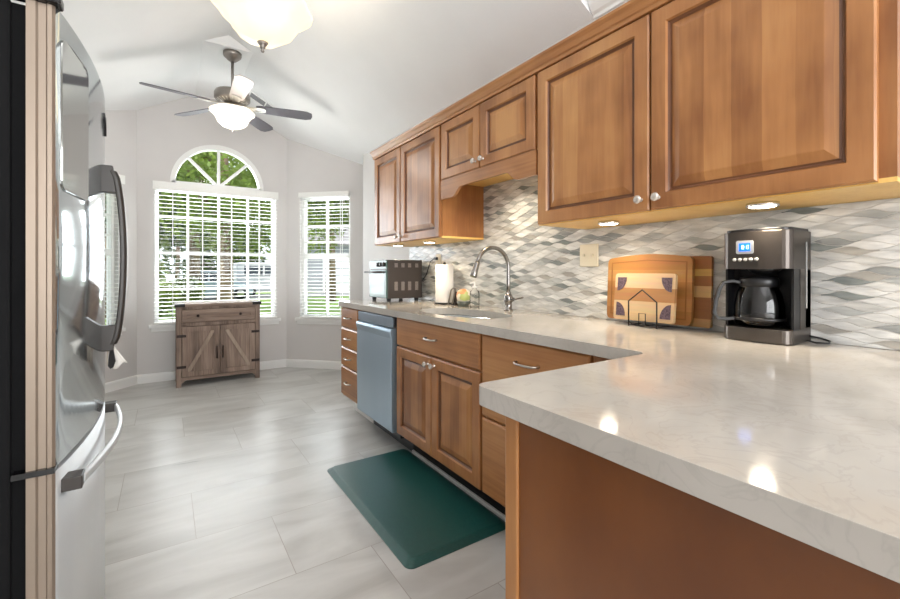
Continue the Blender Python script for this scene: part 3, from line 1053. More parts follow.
# vertical bow handle
HY = 1.70
hx = fxs(HY)
mb = MB()
pts = []; n = 28
for k in range(n + 1):
    s_ = k / n
    z_ = .925 + (1.465 - .925) * s_
    bow = sin(pi * s_) ** .55 if 0 < s_ < 1 else 0
    pts.append((hx + .028 + .026 * bow, HY, z_))
vs = []
for i, (x, y, z_) in enumerate(pts):
    wy, wx = .014, .009
    vs += [(x - wx, y - wy, z_), (x + wx * .4, y - wy, z_), (x + wx, y - wy * .5, z_), (x + wx, y + wy * .5, z_), (x + wx * .4, y + wy, z_), (x - wx, y + wy, z_)]
fs = []
for i in range(n):
    for k in range(6):
        fs.append((i * 6 + k, i * 6 + (k + 1) % 6, (i + 1) * 6 + (k + 1) % 6, (i + 1) * 6 + k))
fs += [tuple(range(6)), tuple(n * 6 + k for k in range(6))]
mb.add(vs, fs, 0, True)
for z0, z1 in ((.905, .985), (1.395, 1.48)):
    zin = z1 if z0 < 1 else z0
    zo = z0 if z0 < 1 else z1
    mb.poly([(hx - .002, z0), (hx - .002, z1), (hx + (.036 if z0 < 1 else .028), z1), (hx + (.028 if z0 < 1 else .036), z0)], [], lambda u, v, w: (u, HY - .013 + w, v), .026)
build(mb, 'door_handle', M['handle_dark'], door, bevel=.003, label='tall bowed dark steel handle')
# freezer handle
mb = MB()
pts = []
for k in range(21):
    s_ = k / 20; y = 1.30 + .64 * s_
    pts.append((fxs(y) + .030 + .016 * sin(pi * s_), y, .672))
vs = []
for x, y, z_ in pts:
    vs += [(x - .006, y, z_ - .012), (x + .006, y, z_ - .009), (x + .006, y, z_ + .009), (x - .006, y, z_ + .012)]
fs = []
for i in range(20):
    for k in range(4):
        fs.append((i * 4 + k, i * 4 + (k + 1) % 4, (i + 1) * 4 + (k + 1) % 4, (i + 1) * 4 + k))
fs += [(0, 1, 2, 3), (80, 81, 82, 83)]
mb.add(vs, fs, 0, True)
dh = build(mb, 'drawer_handle', M['drawer_steel'], frz, bevel=.003, label='bowed horizontal steel handle')
for y in (1.30, 1.94):
    mb = MB(); mb.box(fxs(y) - .004, fxs(y) + .033, y - .022, y + .022, .657, .687)
    build(mb, 'handle_mount', M['handle_dark'], fg, bevel=.002, label='dark handle mount')
mb = MB(); mb.box(-.30, -.19, FY0 - .012, FY0 + .03, 1.729, 1.752); mb.box(-.60, -.30, FY0 + .0, FY0 + .12, 1.726, 1.75)
build(mb, 'hinge_cap', M['black_gloss'], fg, bevel=.005)
mb = MB(); mb.box(-.268, -.200, FY0 - .008, FY0 + .03, .716, .728)
build(mb, 'hinge_bracket', M['black_gloss'], fg)
for y in (FY0 + .05, FY1 - .05):
    mb = MB(); mb.lathe((-.30, y - .015, .03), [(.0, 0), (.03, 0), (.03, .03), (0, .03)], 16, 'y')
    mb.box(-.31, -.205 if y > 1.7 else -.235, y - .02, y + .02, .0, .055)
    build(mb, 'roller_foot', M['black'], fg)
mb = MB(); mb.box(-.27, -.245, FY0 + .02, FY1 - .02, .03, .085); build(mb, 'kick_grille', M['black'], fg)

# strap and cloth hanging from the foot of the door handle
hk = empty('fabric_strap', (-.142, 1.715, .85), 'black fabric strap with pale edging dangling below the refrigerator door handle', 'strap')
mb = MB()
pts = [(.004, .072), (.010, .072), (.014, .04), (.017, .018), (.012, .0), (.004, -.004), (-.002, .006), (.0, .03)]
mb.poly([(-.150 + u, .850 + v) for u, v in pts], [], lambda u, v, w: (u, 1.712 + w, v), .008)
sb_ = build(mb, 'strap_body', mat('black_webbing', rgb(30, 28, 26), .8), hk, bevel=.001)
mb = MB(); mb.tube([(-.1515, 1.711, .915), (-.1535, 1.711, .885), (-.1535, 1.711, .86)], .0012, 6)
build(mb, 'edging', mat('pale_piping', rgb(196, 186, 168), .8), hk)
mb = MB()
nn = 8
vs = []
for j in range(6):
    s_ = j / 5
    for i in range(nn + 1):
        u = i / nn
        vs.append((-.150 + .010 * s_ + (.012 + .026 * s_) * u, 1.728 + .003 * sin(u * 9), .915 - (.072 - .016 * u + .006 * sin(u * 7)) * s_))
m0 = len(vs)
vs += [(x, y + .003, z_) for x, y, z_ in vs]
fs = []
for j in range(5):
    for i in range(nn):
        a = j * (nn + 1) + i
        fs.append((a, a + 1, a + nn + 2, a + nn + 1)); fs.append((a + m0, a + nn + 1 + m0, a + nn + 2 + m0, a + 1 + m0))
loop = [i for i in range(nn + 1)] + [j * (nn + 1) + nn for j in range(1, 6)] + [5 * (nn + 1) + i for i in range(nn - 1, -1, -1)] + [j * (nn + 1) for j in range(4, 0, -1)]
for i in range(len(loop)):
    a, b_ = loop[i], loop[(i + 1) % len(loop)]
    fs.append((a, b_, b_ + m0, a + m0))
mb.add(vs, fs, 0, True)
tag(build(mb, 'cloth_scrap', mat('white_cotton', rgb(226, 222, 214), .9), loc=(-.13, 1.73, .85)), 'small white cloth corner hanging behind the black strap at the refrigerator handle', 'cloth')

# ------------------------------------------------------------ rustic sideboard
cb = empty('sideboard', (.465, 5.2, 0), 'weathered grey-brown barn-door sideboard below the large window', 'sideboard')
cx0, cx1, cy0, cy1 = .083, .852, 5.045, 5.378
mb = MB()
for x in (cx0, cx1 - .045):
    for y in (cy0, cy1 - .04):
        mb2 = MB(); mb2.box(x, x + .045, y, y + .04, 0, .80); build(mb2, 'corner_post', M['rustic'], cb, bevel=.002)
mb = MB()
mb.box(cx0 + .01, cx0 + .03, cy0 + .04, cy1 - .04, .07, .80); mb.box(cx1 - .03, cx1 - .01, cy0 + .04, cy1 - .04, .07, .80)
mb.box(cx0 + .03, cx1 - .03, cy1 - .02, cy1 - .005, .07, .80); mb.box(cx0 + .03, cx1 - .03, cy0 + .03, cy1 - .02, .07, .09)
mb.box(cx0 + .045, cx1 - .045, cy0 + .012, cy0 + .03, .605, .64)
mb.box(cx0 + .045, cx1 - .045, cy0 + .012, cy0 + .03, .775, .80)
build(mb, 'body', M['rustic'], cb)
mb = MB(); mb.box(cx0 - .012, cx1 + .012, cy0 - .012, cy1 + .005, .80, .828)
build(mb, 'top', M['rustic_h'], cb, bevel=.002, label='flat top board')
for x0, x1 in ((cx0 - .014, cx0 + .075), (cx1 - .075, cx1 + .014)):
    mb = MB(); mb.box(x0, x1, cy0 - .0145, cy0 - .0115, .80, .829); mb.box(x0, x1, cy0 - .0145, cy0 + .06, .8285, .8305)
    build(mb, 'corner_bracket', M['black_iron'], cb)
mb = MB()
pts = [(cx0 + .045, .03), (cx0 + .045, .095), (cx1 - .045, .095), (cx1 - .045, .03), (cx1 - .075, .062), (cx0 + .075, .062)]
mb.poly(pts, [], lambda u, v, w: (u, cy0 + .008 + w, v), .02)
build(mb, 'bottom_rail', M['rustic_h'], cb)


def yface(x0, x1, z0, z1, y, prof):
    mb = MB(); mb.ring_panel(lambda u, v, d: (x0 + u, y - d, z0 + v), x1 - x0, z1 - z0, prof); return mb


RP = [(0, 0), (0, .016), (.002, .018), (.042, .018), (.043, .008), (.05, .008)]
dr = build(yface(cx0 + .05, cx1 - .05, .645, .77, cy0 + .012, RP), 'drawer', M['rustic_h'], cb)
for x in (.27, .66):
    mb = MB(); mb.lathe((x, cy0 + .006, .708), [(.006, 0), (.005, -.012), (.013, -.018), (.013, -.024), (0, -.027)], 14, 'y')
    build(mb, 'knob', M['bronze'], dr)
mid = (cx0 + cx1) / 2
for s_, x0, x1 in ((-1, cx0 + .05, mid - .002), (1, mid + .002, cx1 - .05)):
    d = build(yface(x0, x1, .10, .60, cy0 + .012, [(0, 0), (0, .016), (.002, .018), (.05, .018), (.051, .006), (.06, .006)]), 'door', M['rustic'], cb)
    mb = MB()
    a = (x0 + .055, cy0 + .001, .15) if s_ < 0 else (x1 - .055, cy0 + .001, .15)
    b_ = (x1 - .06, cy0 + .001, .55) if s_ < 0 else (x0 + .06, cy0 + .001, .55)
    mb.bar(a, b_, .034, .012, up=(0, 1, 0))
    build(mb, 'diagonal_brace', M['rustic_pale'], d, bevel=.002, label='paler diagonal brace')
    hx_ = x1 - .025 if s_ < 0 else x0 + .025
    mb = MB(); mb.tube([(hx_, cy0 - .006, .385), (hx_, cy0 - .026, .385), (hx_, cy0 - .026, .265), (hx_, cy0 - .006, .265)], .006, 8)
    build(mb, 'handle', M['bronze'], d)
    for z_ in (.20, .51):
        mb = MB()
        xh = (cx0 + .004, cx0 + .085) if s_ < 0 else (cx1 - .085, cx1 - .004)
        mb.box(xh[0], xh[1], cy0 - .009, cy0 - .0045, z_ - .013, z_ + .013)
        build(mb, 'hinge', M['bronze'], d)

# ------------------------------------------------------------ anti-fatigue mat
mb = MB()


def rrect(x0, x1, y0, y1, r, n=6):
    return arc(x1 - r, y1 - r, r, 0, 90, n) + arc(x0 + r, y1 - r, r, 90, 180, n) + arc(x0 + r, y0 + r, r, 180, 270, n) + arc(x1 - r, y0 + r, r, 270, 360, n)


base = [rrect(.775 + i, 1.299 - i, 1.465 + i, 2.485 - i, max(.035 - i * .3, .01)) for i in (0, 0, .004, .026, .034)]
zs = [.0005, .004, .006, .021, .022]
n = len(base[0]); vs = []
for l, z_ in zip(base, zs): vs += [(x, y, z_) for x, y in l]
fs = [(i * n + k, i * n + (k + 1) % n, (i + 1) * n + (k + 1) % n, (i + 1) * n + k) for i in range(4) for k in range(n)]
fs += [tuple(reversed(range(n))), tuple(4 * n + k for k in range(n))]
mb.add(vs, fs)
tag(build(mb, 'floor_mat', M['mat_green'], loc=(1.02, 1.98, 0)), 'dark green cushioned kitchen mat on the floor before the sink cabinet', 'mat')

# ------------------------------------------------------------ ceiling dome light
DX, DY = .445, 2.55
dm = empty('ceiling_light', (DX, DY, 2.43), 'scalloped alabaster glass bowl light hanging near the camera', 'lamp')
mb = MB()
prof = [(.0, 2.445), (.05, 2.45), (.10, 2.468), (.145, 2.50), (.17, 2.54), (.19, 2.575), (.225, 2.60), (.252, 2.625), (.258, 2.65), (.252, 2.652), (.22, 2.61), (.185, 2.585), (.16, 2.54), (.135, 2.508), (.09, 2.475), (0, 2.455)]
mb.lathe((DX, DY, 0), prof, 72, lobes=6, amp=.05)
build(mb, 'glass_bowl', M['lamp_glass'], dm)
mb = MB(); mb.lathe((DX, DY, 0), [(.0, 2.392), (.007, 2.396), (.010, 2.404), (.006, 2.411), (.012, 2.416), (.016, 2.424), (.011, 2.429), (.022, 2.436), (.029, 2.448), (.0, 2.452)], 20)
build(mb, 'finial', M['pewter'], dm)
mb = MB(); mb.tube([(DX, DY, 2.452), (DX, DY, 3.16)], .01, 12)
mb.lathe((DX, DY, 0), [(.0, 2.66), (.05, 2.66), (.06, 2.69), (.02, 2.71), (.0, 2.71)], 24)
build(mb, 'stem', M['pewter'], dm)
mb = MB(); mb.lathe((DX, DY, 0), [(.0, 3.15), (.05, 3.15), (.065, 3.17), (.065, 3.184), (0, 3.205)], 24)
build(mb, 'canopy', M['pewter'], dm)
dm.location.z -= .033
light('bowl_lamp', 'POINT', (.0, 0.0, .19), 4.5, (1, .94, .86), .12, parent=dm)

# ------------------------------------------------------------ ceiling fan
CX, CY = .489, 4.22
fn = empty('ceiling_fan', (CX, CY, 2.4), 'five-blade ceiling fan with a frosted bowl light in front of the arched window', 'fan')
mb = MB(); mb.lathe((CX, CY, 0), [(.0, 3.0), (.02, 3.0), (.045, 3.02), (.07, 3.045), (.075, 3.06), (.075, 3.079), (0, 3.079)], 24)
build(mb, 'canopy', M['pewter'], fn)
mb = MB(); mb.tube([(CX, CY, 3.01), (CX, CY, 2.74)], .0125, 12); build(mb, 'downrod', M['pewter'], fn)
mb = MB(); mb.lathe((CX, CY, 0), [(.0, 2.76), (.03, 2.76), (.05, 2.745), (.10, 2.74), (.135, 2.73), (.145, 2.71), (.145, 2.67), (.13, 2.655), (.115, 2.65), (.08, 2.635), (.0, 2.63)], 36)
build(mb, 'motor_housing', M['pewter'], fn)
mb = MB()
for k in range(24):
    a = 2 * pi * k / 24
    mb.bar((CX + .09 * cos(a), CY + .09 * sin(a), 2.636), (CX + .125 * cos(a), CY + .125 * sin(a), 2.652), .008, .004)
build(mb, 'vent_ribs', M['nickel'], fn)
mb = MB(); mb.lathe((CX, CY, 0), [(.0, 2.632), (.06, 2.632), (.07, 2.61), (.09, 2.59), (.09, 2.575), (.0, 2.572)], 28)
build(mb, 'switch_housing', M['nickel'], fn)
mb = MB()
prof = [(.0, 2.415), (.045, 2.42), (.09, 2.437), (.115, 2.46), (.13, 2.495), (.15, 2.525), (.175, 2.545), (.178, 2.565), (.165, 2.574), (.09, 2.578), (.0, 2.578)]
mb.lathe((CX, CY, 0), prof, 60, lobes=6, amp=.03)
build(mb, 'glass_bowl', M['fan_glass'], fn)
mb = MB(); mb.lathe((CX, CY, 0), [(.0, 2.388), (.006, 2.392), (.006, 2.402), (.014, 2.408), (.018, 2.418), (0, 2.42)], 16)
build(mb, 'finial', M['pewter'], fn)
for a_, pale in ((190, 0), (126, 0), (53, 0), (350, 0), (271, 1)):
    a = R(a_); d = Vector((cos(a), sin(a), 0)); p = Vector((-sin(a), cos(a), 0))
    c0 = Vector((CX, CY, 2.615))
    tw = R(-13)
    pp = p * cos(tw) + Vector((0, 0, 1)) * sin(tw); up = d.cross(pp)
    out = [(.19, -.045), (.22, -.055), (.55, -.068), (.62, -.066), (.665, -.045), (.672, 0), (.665, .045), (.62, .066), (.55, .068), (.22, .055), (.19, .045)]
    mb = MB()
    mb.poly(out, [], lambda u, v, w: tuple(c0 + d * u + pp * v + up * (w - .003)), .006)
    bl = build(mb, 'blade', M['blade_glare' if pale else 'blade'], fn, label='blade pointing towards the camera, glare painted in as pale colour' if pale else 'charcoal blade')
    mb = MB()
    out = [(.06, -.012), (.12, -.012), (.16, -.03), (.25, -.038), (.27, -.02), (.27, .02), (.25, .038), (.16, .03), (.12, .012), (.06, .012)]
    mb.poly(out, [], lambda u, v, w: tuple(c0 + d * u + pp * v + up * (w - .009) + Vector((0, 0, .02 * max(0, (.16 - u) / .1)))), .005)
    build(mb, 'blade_arm', M['nickel'], bl)
light('fan_lamp', 'POINT', (0, 0, -.08), 7, (1, .95, .9), .12, parent=fn)

# ceiling vent on the right slope
mb = MB()
sd = Vector((1, 0, -SL)).normalized(); nn_ = Vector((-SL, 0, -1)).normalized()
vc = Vector((.89, 4.93, vault(.89)))
ve = empty('ceiling_vent', vc, 'white louvred air vent on the sloping ceiling behind the fan', 'vent')
mb = MB()
fnv = lambda u, v, w: tuple(vc + sd * u + Vector((0, 1, 0)) * v + nn_ * (w + .001))
mb.poly(rect(-.19, .19, -.09, .09), [rect(-.165, .165, -.065, .065)], fnv, .008)
mb.poly(rect(-.006, .006, -.065, .065), [], fnv, .008)
build(mb, 'vent_frame', M['white'], ve)
mb = MB()
for k in range(9):
    v = -.058 + k * .0145
    mb.poly(rect(-.165, .165, v - .004, v + .004), [], fnv, .005)
build(mb, 'louvres', mat('vent_grey', rgb(150, 150, 152), .5), ve)
mb = MB(); mb.poly(rect(-.166, .166, -.066, .066), [], fnv, .0012); build(mb, 'dark_duct', mat('duct_dark', rgb(70, 70, 74), .8), ve)

# ------------------------------------------------------------ toaster oven
ox0, ox1, oy0, oy1 = 1.43, 1.752, 3.065, 3.405
tv = empty('toaster_oven', ((ox0 + ox1) / 2, 3.23, .915), 'dark grey countertop toaster oven with a pale glass front at the far end', 'oven')
zb_, zt_ = .94, 1.247
dg = mat('charcoal_oven_case', rgb(68, 62, 60), .42, .4)
mb = MB(); mb.box(ox0 + .012, ox1, oy0, oy1, zb_, zt_); build(mb, 'case', dg, tv, bevel=.006)
mb = MB(); mb.box(ox0 + .002, ox0 + .012, oy0 + .004, oy1 - .004, zt_ - .075, zt_ - .003)
cp = build(mb, 'control_panel', M['mint'], tv, bevel=.002)
mb = MB(); mb.box(ox0 + .0005, ox0 + .0025, oy0 + .20, oy1 - .05, zt_ - .055, zt_ - .02); build(mb, 'display', mat('oven_display', rgb(120, 146, 136), .1), cp)
for y in (oy0 + .04, oy0 + .095, oy0 + .15):
    mb = MB(); mb.lathe((ox0 + .002, y, zt_ - .038), [(.017, 0), (.017, -.012), (.014, -.016), (0, -.016)], 18, 'x'); build(mb, 'dial', M['black'], cp)
mb = MB(); mb.box(ox0, ox0 + .012, oy0 + .004, oy1 - .004, zb_ + .004, zt_ - .08)
dd_ = build(mb, 'glass_door', M['mint'], tv, bevel=.002)
mb = MB(); mb.poly(rect(oy0 + .03, oy1 - .03, zb_ + .03, zt_ - .115), [], lambda u, v, w: (ox0 - .001 + w, u, v), .001)
build(mb, 'window', mat('oven_window', rgb(92, 122, 114), .15, 0), dd_)
mb = MB(); yy = (oy0 + .03, oy1 - .03); hz = zt_ - .098
mb.tube([(ox0, yy[0], hz), (ox0 - .04, yy[0], hz), (ox0 - .04, yy[0] - .012, hz)], .006, 8); mb.tube([(ox0, yy[1], hz), (ox0 - .04, yy[1], hz)], .006, 8)
mb.tube([(ox0 - .04, oy0 + .005, hz), (ox0 - .04, oy1 - .005, hz)], .008, 10)
build(mb, 'handle', M['handle_dark'], dd_)
vm_ = mat('vent_slot_grey', rgb(150, 144, 140), .5)
for k, x in enumerate((1.515, 1.575, 1.635, 1.70)):
    mb = MB()
    for j in range(6):
        zz = 1.188 + j * .0055; mb.box(x - .014, x + .014, oy0 - .0012, oy0 + .001, zz, zz + .003)
    build(mb, 'vent_slots', vm_, tv)
    mb = MB()
    for j in range(12):
        zz = 1.005 + j * .0058; mb.box(x - .014, x + .014, oy0 - .0012, oy0 + .001, zz, zz + .0032)
    build(mb, 'vent_slots', vm_, tv)
for x, y in ((ox0 + .035, oy0 + .03), (ox0 + .035, oy1 - .03), (ox1 - .04, oy0 + .03), (ox1 - .04, oy1 - .03)):
    mb = MB(); mb.lathe((x, y, .915), [(.016, .001), (.018, .012), (.018, .026)], 14); build(mb, 'foot', M['black'], tv)
mb = MB()
mb.tube([(ox1 - .01, 3.20, 1.02), (1.775, 3.17, 1.03), (1.80, 3.08, 1.13), (1.785, 2.99, 1.235), (1.79, 2.94, 1.257)], .0035, 8)
mb.box(1.79, TX - .010, 2.918, 2.942, 1.246, 1.268)
build(mb, 'power_cord', M['black'], tv)

# paper towel roll on a holder
px_, py_ = 1.715, 2.67
pt = empty('paper_towel_holder', (px_, py_, .915), 'black paper towel holder post beside the toaster oven', 'holder')
mb = MB(); mb.lathe((px_, py_, .915), [(.075, .001), (.075, .008), (.07, .011), (0, .011)], 28); build(mb, 'base', M['black_iron'], pt)
mb = MB(); mb.tube([(px_, py_, .926), (px_, py_, 1.205)], .006, 10); mb.lathe((px_, py_, 1.203), [(.0, 0), (.01, .003), (.012, .012), (.007, .02), (0, .022)], 14); build(mb, 'post', M['black_iron'], pt)
mb = MB()
n = 40; pr_ = [(.0195, .0), (.066, .0), (.067, .003), (.066, .275), (.064, .277), (.0195, .277), (.0195, .0)]
mb.lathe((px_, py_, .927), pr_, n)
tag(build(mb, 'paper_towel_roll', mat('white_paper', rgb(240, 236, 230), .9), loc=(px_, py_, .927)), 'white paper towel roll standing between toaster oven and sink', 'paper towel')

# small steel napkin stand
ns = empty('sponge_caddy', (1.72, 2.545, .915), 'small dark steel stand between the paper towel and the round painted jar', 'stand')
mb = MB()
for y in (2.51, 2.56):
    mb.tube([(1.69, y + .02, .92), (1.705, y + .008, 1.02), (1.72, y, 1.035), (1.735, y - .004, 1.02), (1.75, y - .01, .92)], .005, 8)
mb.tube([(1.72, 2.51, 1.035), (1.72, 2.56, 1.035)], .005, 8)
build(mb, 'wire_frame', M['pewter'], ns)
mb = MB(); mb.box(1.695, 1.745, 2.505, 2.57, .916, .93); mb.box(1.724, 1.736, 2.515, 2.56, .93, 1.01); build(mb, 'tray', M['bronze'], ns, bevel=.002)

# painted round jar
jm = mat('painted_ceramic', rgb(235, 225, 200), .3)
t, N, L, b = nt(jm)
tc = N.new('ShaderNodeTexCoord'); v_ = N.new('ShaderNodeTexVoronoi'); v_.inputs['Scale'].default_value = 24
L.new(tc.outputs['Object'], v_.inputs[0]); cr = N.new('ShaderNodeValToRGB'); cr.color_ramp.interpolation = 'CONSTANT'
es = cr.color_ramp.elements; es[0].color = rgb(238, 230, 206); es[1].position = .45; es[1].color = rgb(226, 160, 104)
for p_, c_ in ((.6, rgb(190, 198, 120)), (.75, rgb(232, 222, 196)), (.9, rgb(90, 84, 74))):
    q = es.new(p_); q.color = c_
sp = N.new('ShaderNodeSeparateColor'); L.new(v_.outputs['Color'], sp.inputs[0]); L.new(sp.outputs[0], cr.inputs[0]); L.new(cr.outputs[0], b.inputs['Base Color'])
jr = empty('round_jar', (1.70, 2.405, .915), 'round ivory jar painted orange and green in a dark bowl beside the soap bottle', 'jar')
mb = MB(); mb.lathe((1.70, 2.405, .915), [(.0, .02), (.03, .022), (.045, .045), (.05, .07), (.045, .095), (.03, .113), (.012, .12), (0, .121)], 28); build(mb, 'jar_body', jm, jr)
mb = MB(); mb.lathe((1.70, 2.405, .915), [(.0, .001), (.035, .001), (.043, .02), (.046, .036), (.043, .036), (.038, .02), (0, .015)], 28); build(mb, 'bowl', mat('grey_green_bowl', rgb(96, 100, 90), .35), jr)
# soap bottle
sb = empty('soap_bottle', (1.715, 2.30, .915), 'clear glass soap bottle with white pump behind the sink', 'bottle')
mb = MB(); mb.lathe((1.715, 2.30, .915), [(.0, .001), (.03, .001), (.032, .006), (.032, .095), (.028, .108), (.013, .118), (.013, .13)], 24); build(mb, 'bottle_glass', M['pane'], sb)
mb = MB(); mb.lathe((1.715, 2.30, .915), [(.015, .128), (.015, .142), (.005, .146), (.005, .165), (0, .165)], 16); mb.bar((1.715, 2.30, 1.08), (1.675, 2.295, 1.076), .01, .008); build(mb, 'pump', M['white'], sb)

# ------------------------------------------------------------ cutting boards
def board_mat(name, strips, rough=.4, horiz=True):
    m = mat(name, (1, 1, 1, 1), rough)
    t, N, L, b = nt(m)
    tc = N.new('ShaderNodeTexCoord'); sp = N.new('ShaderNodeSeparateXYZ'); L.new(tc.outputs['Object'], sp.inputs[0])
    cr = N.new('ShaderNodeValToRGB'); cr.color_ramp.interpolation = 'CONSTANT'
    es = cr.color_ramp.elements
    es[0].position = 0; es[0].color = rgb(*strips[0][1]); es[1].position = strips[1][0]; es[1].color = rgb(*strips[1][1])
    for p_, c_ in strips[2:]:
        q = es.new(p_); q.color = rgb(*c_)
    hgt = 0.285
    L.new(math_node(t, 'DIVIDE', sp.outputs[2], hgt), cr.inputs[0])
    mp = N.new('ShaderNodeMapping'); mp.inputs['Scale'].default_value = (1, .12, 1.5); L.new(tc.outputs['Object'], mp.inputs[0])
    no = N.new('ShaderNodeTexNoise'); no.inputs['Scale'].default_value = 40; no.inputs['Detail'].default_value = 4; L.new(mp.outputs[0], no.inputs[0])
    mx = N.new('ShaderNodeMixRGB'); mx.blend_type = 'MULTIPLY'; mx.inputs[0].default_value = .35
    L.new(cr.outputs[0], mx.inputs[1]); L.new(no.outputs['Color'], mx.inputs[2])
    hs = N.new('ShaderNodeHueSaturation'); hs.inputs['Value'].default_value = 1.2; L.new(mx.outputs[0], hs.inputs['Color'])
    L.new(hs.outputs[0], b.inputs['Base Color'])
    return m


def lean_board(name, y0, y1, h, thick, foot, lean, top_bow, mats, label, cat='cutting board', r=.02, groove=False, z0=.933):
    """board standing on its long edge, facing -X, leaning back to the wall"""
    L_ = y1 - y0
    root = empty(name, (foot, (y0 + y1) / 2, z0), label, cat)
    out = arc(y1 - r, h - r, r, 0, 90, 5)
    for k in range(1, 12):
        s_ = k / 12; out.append((y1 - r - (L_ - 2 * r) * s_, h + top_bow * sin(pi * s_)))
    out += arc(y0 + r, h - r, r, 90, 180, 5) + arc(y0 + r, r, r, 180, 270, 5) + arc(y1 - r, r, r, 270, 360, 5)
    c_, s2_ = cos(lean), sin(lean)
    f_ = lambda u, v, w: (foot + v * s2_ - w * c_, u, z0 + v * c_ + w * s2_)
    mb = MB(); mb.poly(out, [], f_, thick)
    bo = build(mb, 'board', mats, root, bevel=.003, angle=50)
    return root, bo, f_


def bf_(strips): return strips


m_back = board_mat('striped_board', [(0, (168, 129, 79) ), (.12, (129, 82, 41) ), (.42, (182, 146, 96) ), (.58, (141, 91, 46) ), (.72, (187, 146, 79) ), (.82, (147, 96, 48) )])
m_big = board_mat('teak_board', [(0, (151, 103, 53) ), (.2, (165, 116, 65) ), (.38, (154, 106, 56) ), (.62, (168, 122, 70) ), (.8, (156, 108, 58) )])
m_small = board_mat('two_tone_board', [(0, (190, 159, 120) ), (.12, (194, 165, 129) ), (.30, (159, 115, 75) ), (.49, (161, 116, 77) ), (.50, (196, 168, 130) ), (.9, (192, 163, 125) )])
lean_board('cutting_board', .845, 1.15, .285, .016, 1.800, .035, .002, m_back, 'striped wooden cutting board rearmost in the stack, next to the coffee maker', r=.008, z0=.928)
root, bo, f_ = lean_board('cutting_board', .905, 1.30, .283, .018, 1.772, .05, .014, m_big, 'large golden wooden cutting board with juice groove, behind the small one', r=.022, z0=.931)
gr_ = rect(1.065, 1.365, .02, .245)
mb = MB(); gm = mat('groove_dark_wood', rgb(134, 86, 40), .5)
g1 = [(.925, .022), (1.28, .022), (1.28, .262), (1.10, .273), (.925, .262)]; g2 = [(.931, .028), (1.274, .028), (1.274, .257), (1.10, .268), (.931, .257)]
mb.poly(g1, [g2], f_, .0186); build(mb, 'juice_groove', gm, bo)
root, bo, f_ = lean_board('cutting_board', .945, 1.222, .205, .016, 1.712, .10, 0, m_small, 'small two-tone cutting board with dark purple corner inlays on the wire rack', r=.012, z0=.938)
pm = mottled('purple_grip', rgb(66, 50, 62), rgb(96, 78, 88), 160, .6, contrast=(.45, .55))
for cy, cz, a0 in ((.948, .005, 0), (1.219, .005, 90), (1.219, .20, 180), (.948, .20, 270)):
    sy = 1 if cy < 1.1 else -1; sz = 1 if cz < .1 else -1
    q = [(cy + sy * .010, cz + sz * .012), (cy + sy * .055, cz + sz * .012)]
    for k in range(1, 7):
        a = R(90 * k / 6); q.append((cy + sy * (.010 + .045 * cos(a)), cz + sz * (.012 + .06 * sin(a))))
    mb = MB(); mb.poly(q, [], f_, .0175); build(mb, 'corner_inlay', pm, bo)
# wire rack shaped like a house
wk = empty('wire_board_rack', (1.70, 1.064, .915), 'black wire rack shaped like a house outline in front of the boards', 'rack')
rx_ = 1.672
def wpt(y, z_, x=rx_): return (x, y, z_)
mb = MB(); ya, yb2 = 1.0, 1.128
mb.tube([wpt(ya, .918), wpt(ya, 1.025), wpt((ya + yb2) / 2, 1.075), wpt(yb2, 1.025), wpt(yb2, .918)], .003, 6)
mb.tube([wpt(ya, .922), wpt(yb2, .922)], .0022, 6)
build(mb, 'house_outline', M['black_iron'], wk)
mb = MB(); mb.tube([wpt(1.05, .922), wpt(1.05, .975), wpt(1.08, .975), wpt(1.08, .922)], .002, 6)
build(mb, 'door_outline', M['black_iron'], wk)
mb = MB()
for y in (ya, yb2, 1.064):
    mb.tube([wpt(y, .922), (1.76, y, .922)], .0022, 6)
mb.tube([(1.676, ya, .936), (1.69, ya, .922), (1.70, yb2, .922), (1.676, yb2, .936)], .002, 6)
build(mb, 'base_wires', M['black_iron'], wk)

# ------------------------------------------------------------ coffee maker
kx0, kx1, ky0, ky1 = 1.640, 1.817, .540, .742
cm = empty('coffee_maker', (1.73, .637, .915), 'dark stainless drip coffee maker with glass carafe on the worktop', 'coffee maker')
cmm = mottled('black_stainless', rgb(84, 78, 74), rgb(96, 90, 85), 2, .32, metal=.85, stretch=(1, 1, .1))


def cplan(x0, x1, y0, y1, r=.032, bow=.008):
    pts = []
    pts += arc(x0 + r, y0 + r, r, 270, 180, 5)
    for k in range(1, 8):
        s_ = k / 8; pts.append((x0 - bow * sin(pi * s_), y0 + r + (y1 - y0 - 2 * r) * s_))
    pts += arc(x0 + r, y1 - r, r, 180, 90, 5)
    pts += [(x1, y1), (x1, y0)]
    return pts


def prism(pts, z0, z1, mats, name, par, bev=.003, label=None, ang=40):
    mb = MB(); mb.poly(pts, [], lambda u, v, w: (u, v, z0 + w), z1 - z0)
    return build(mb, name, mats, par, bevel=bev, label=label, angle=ang)


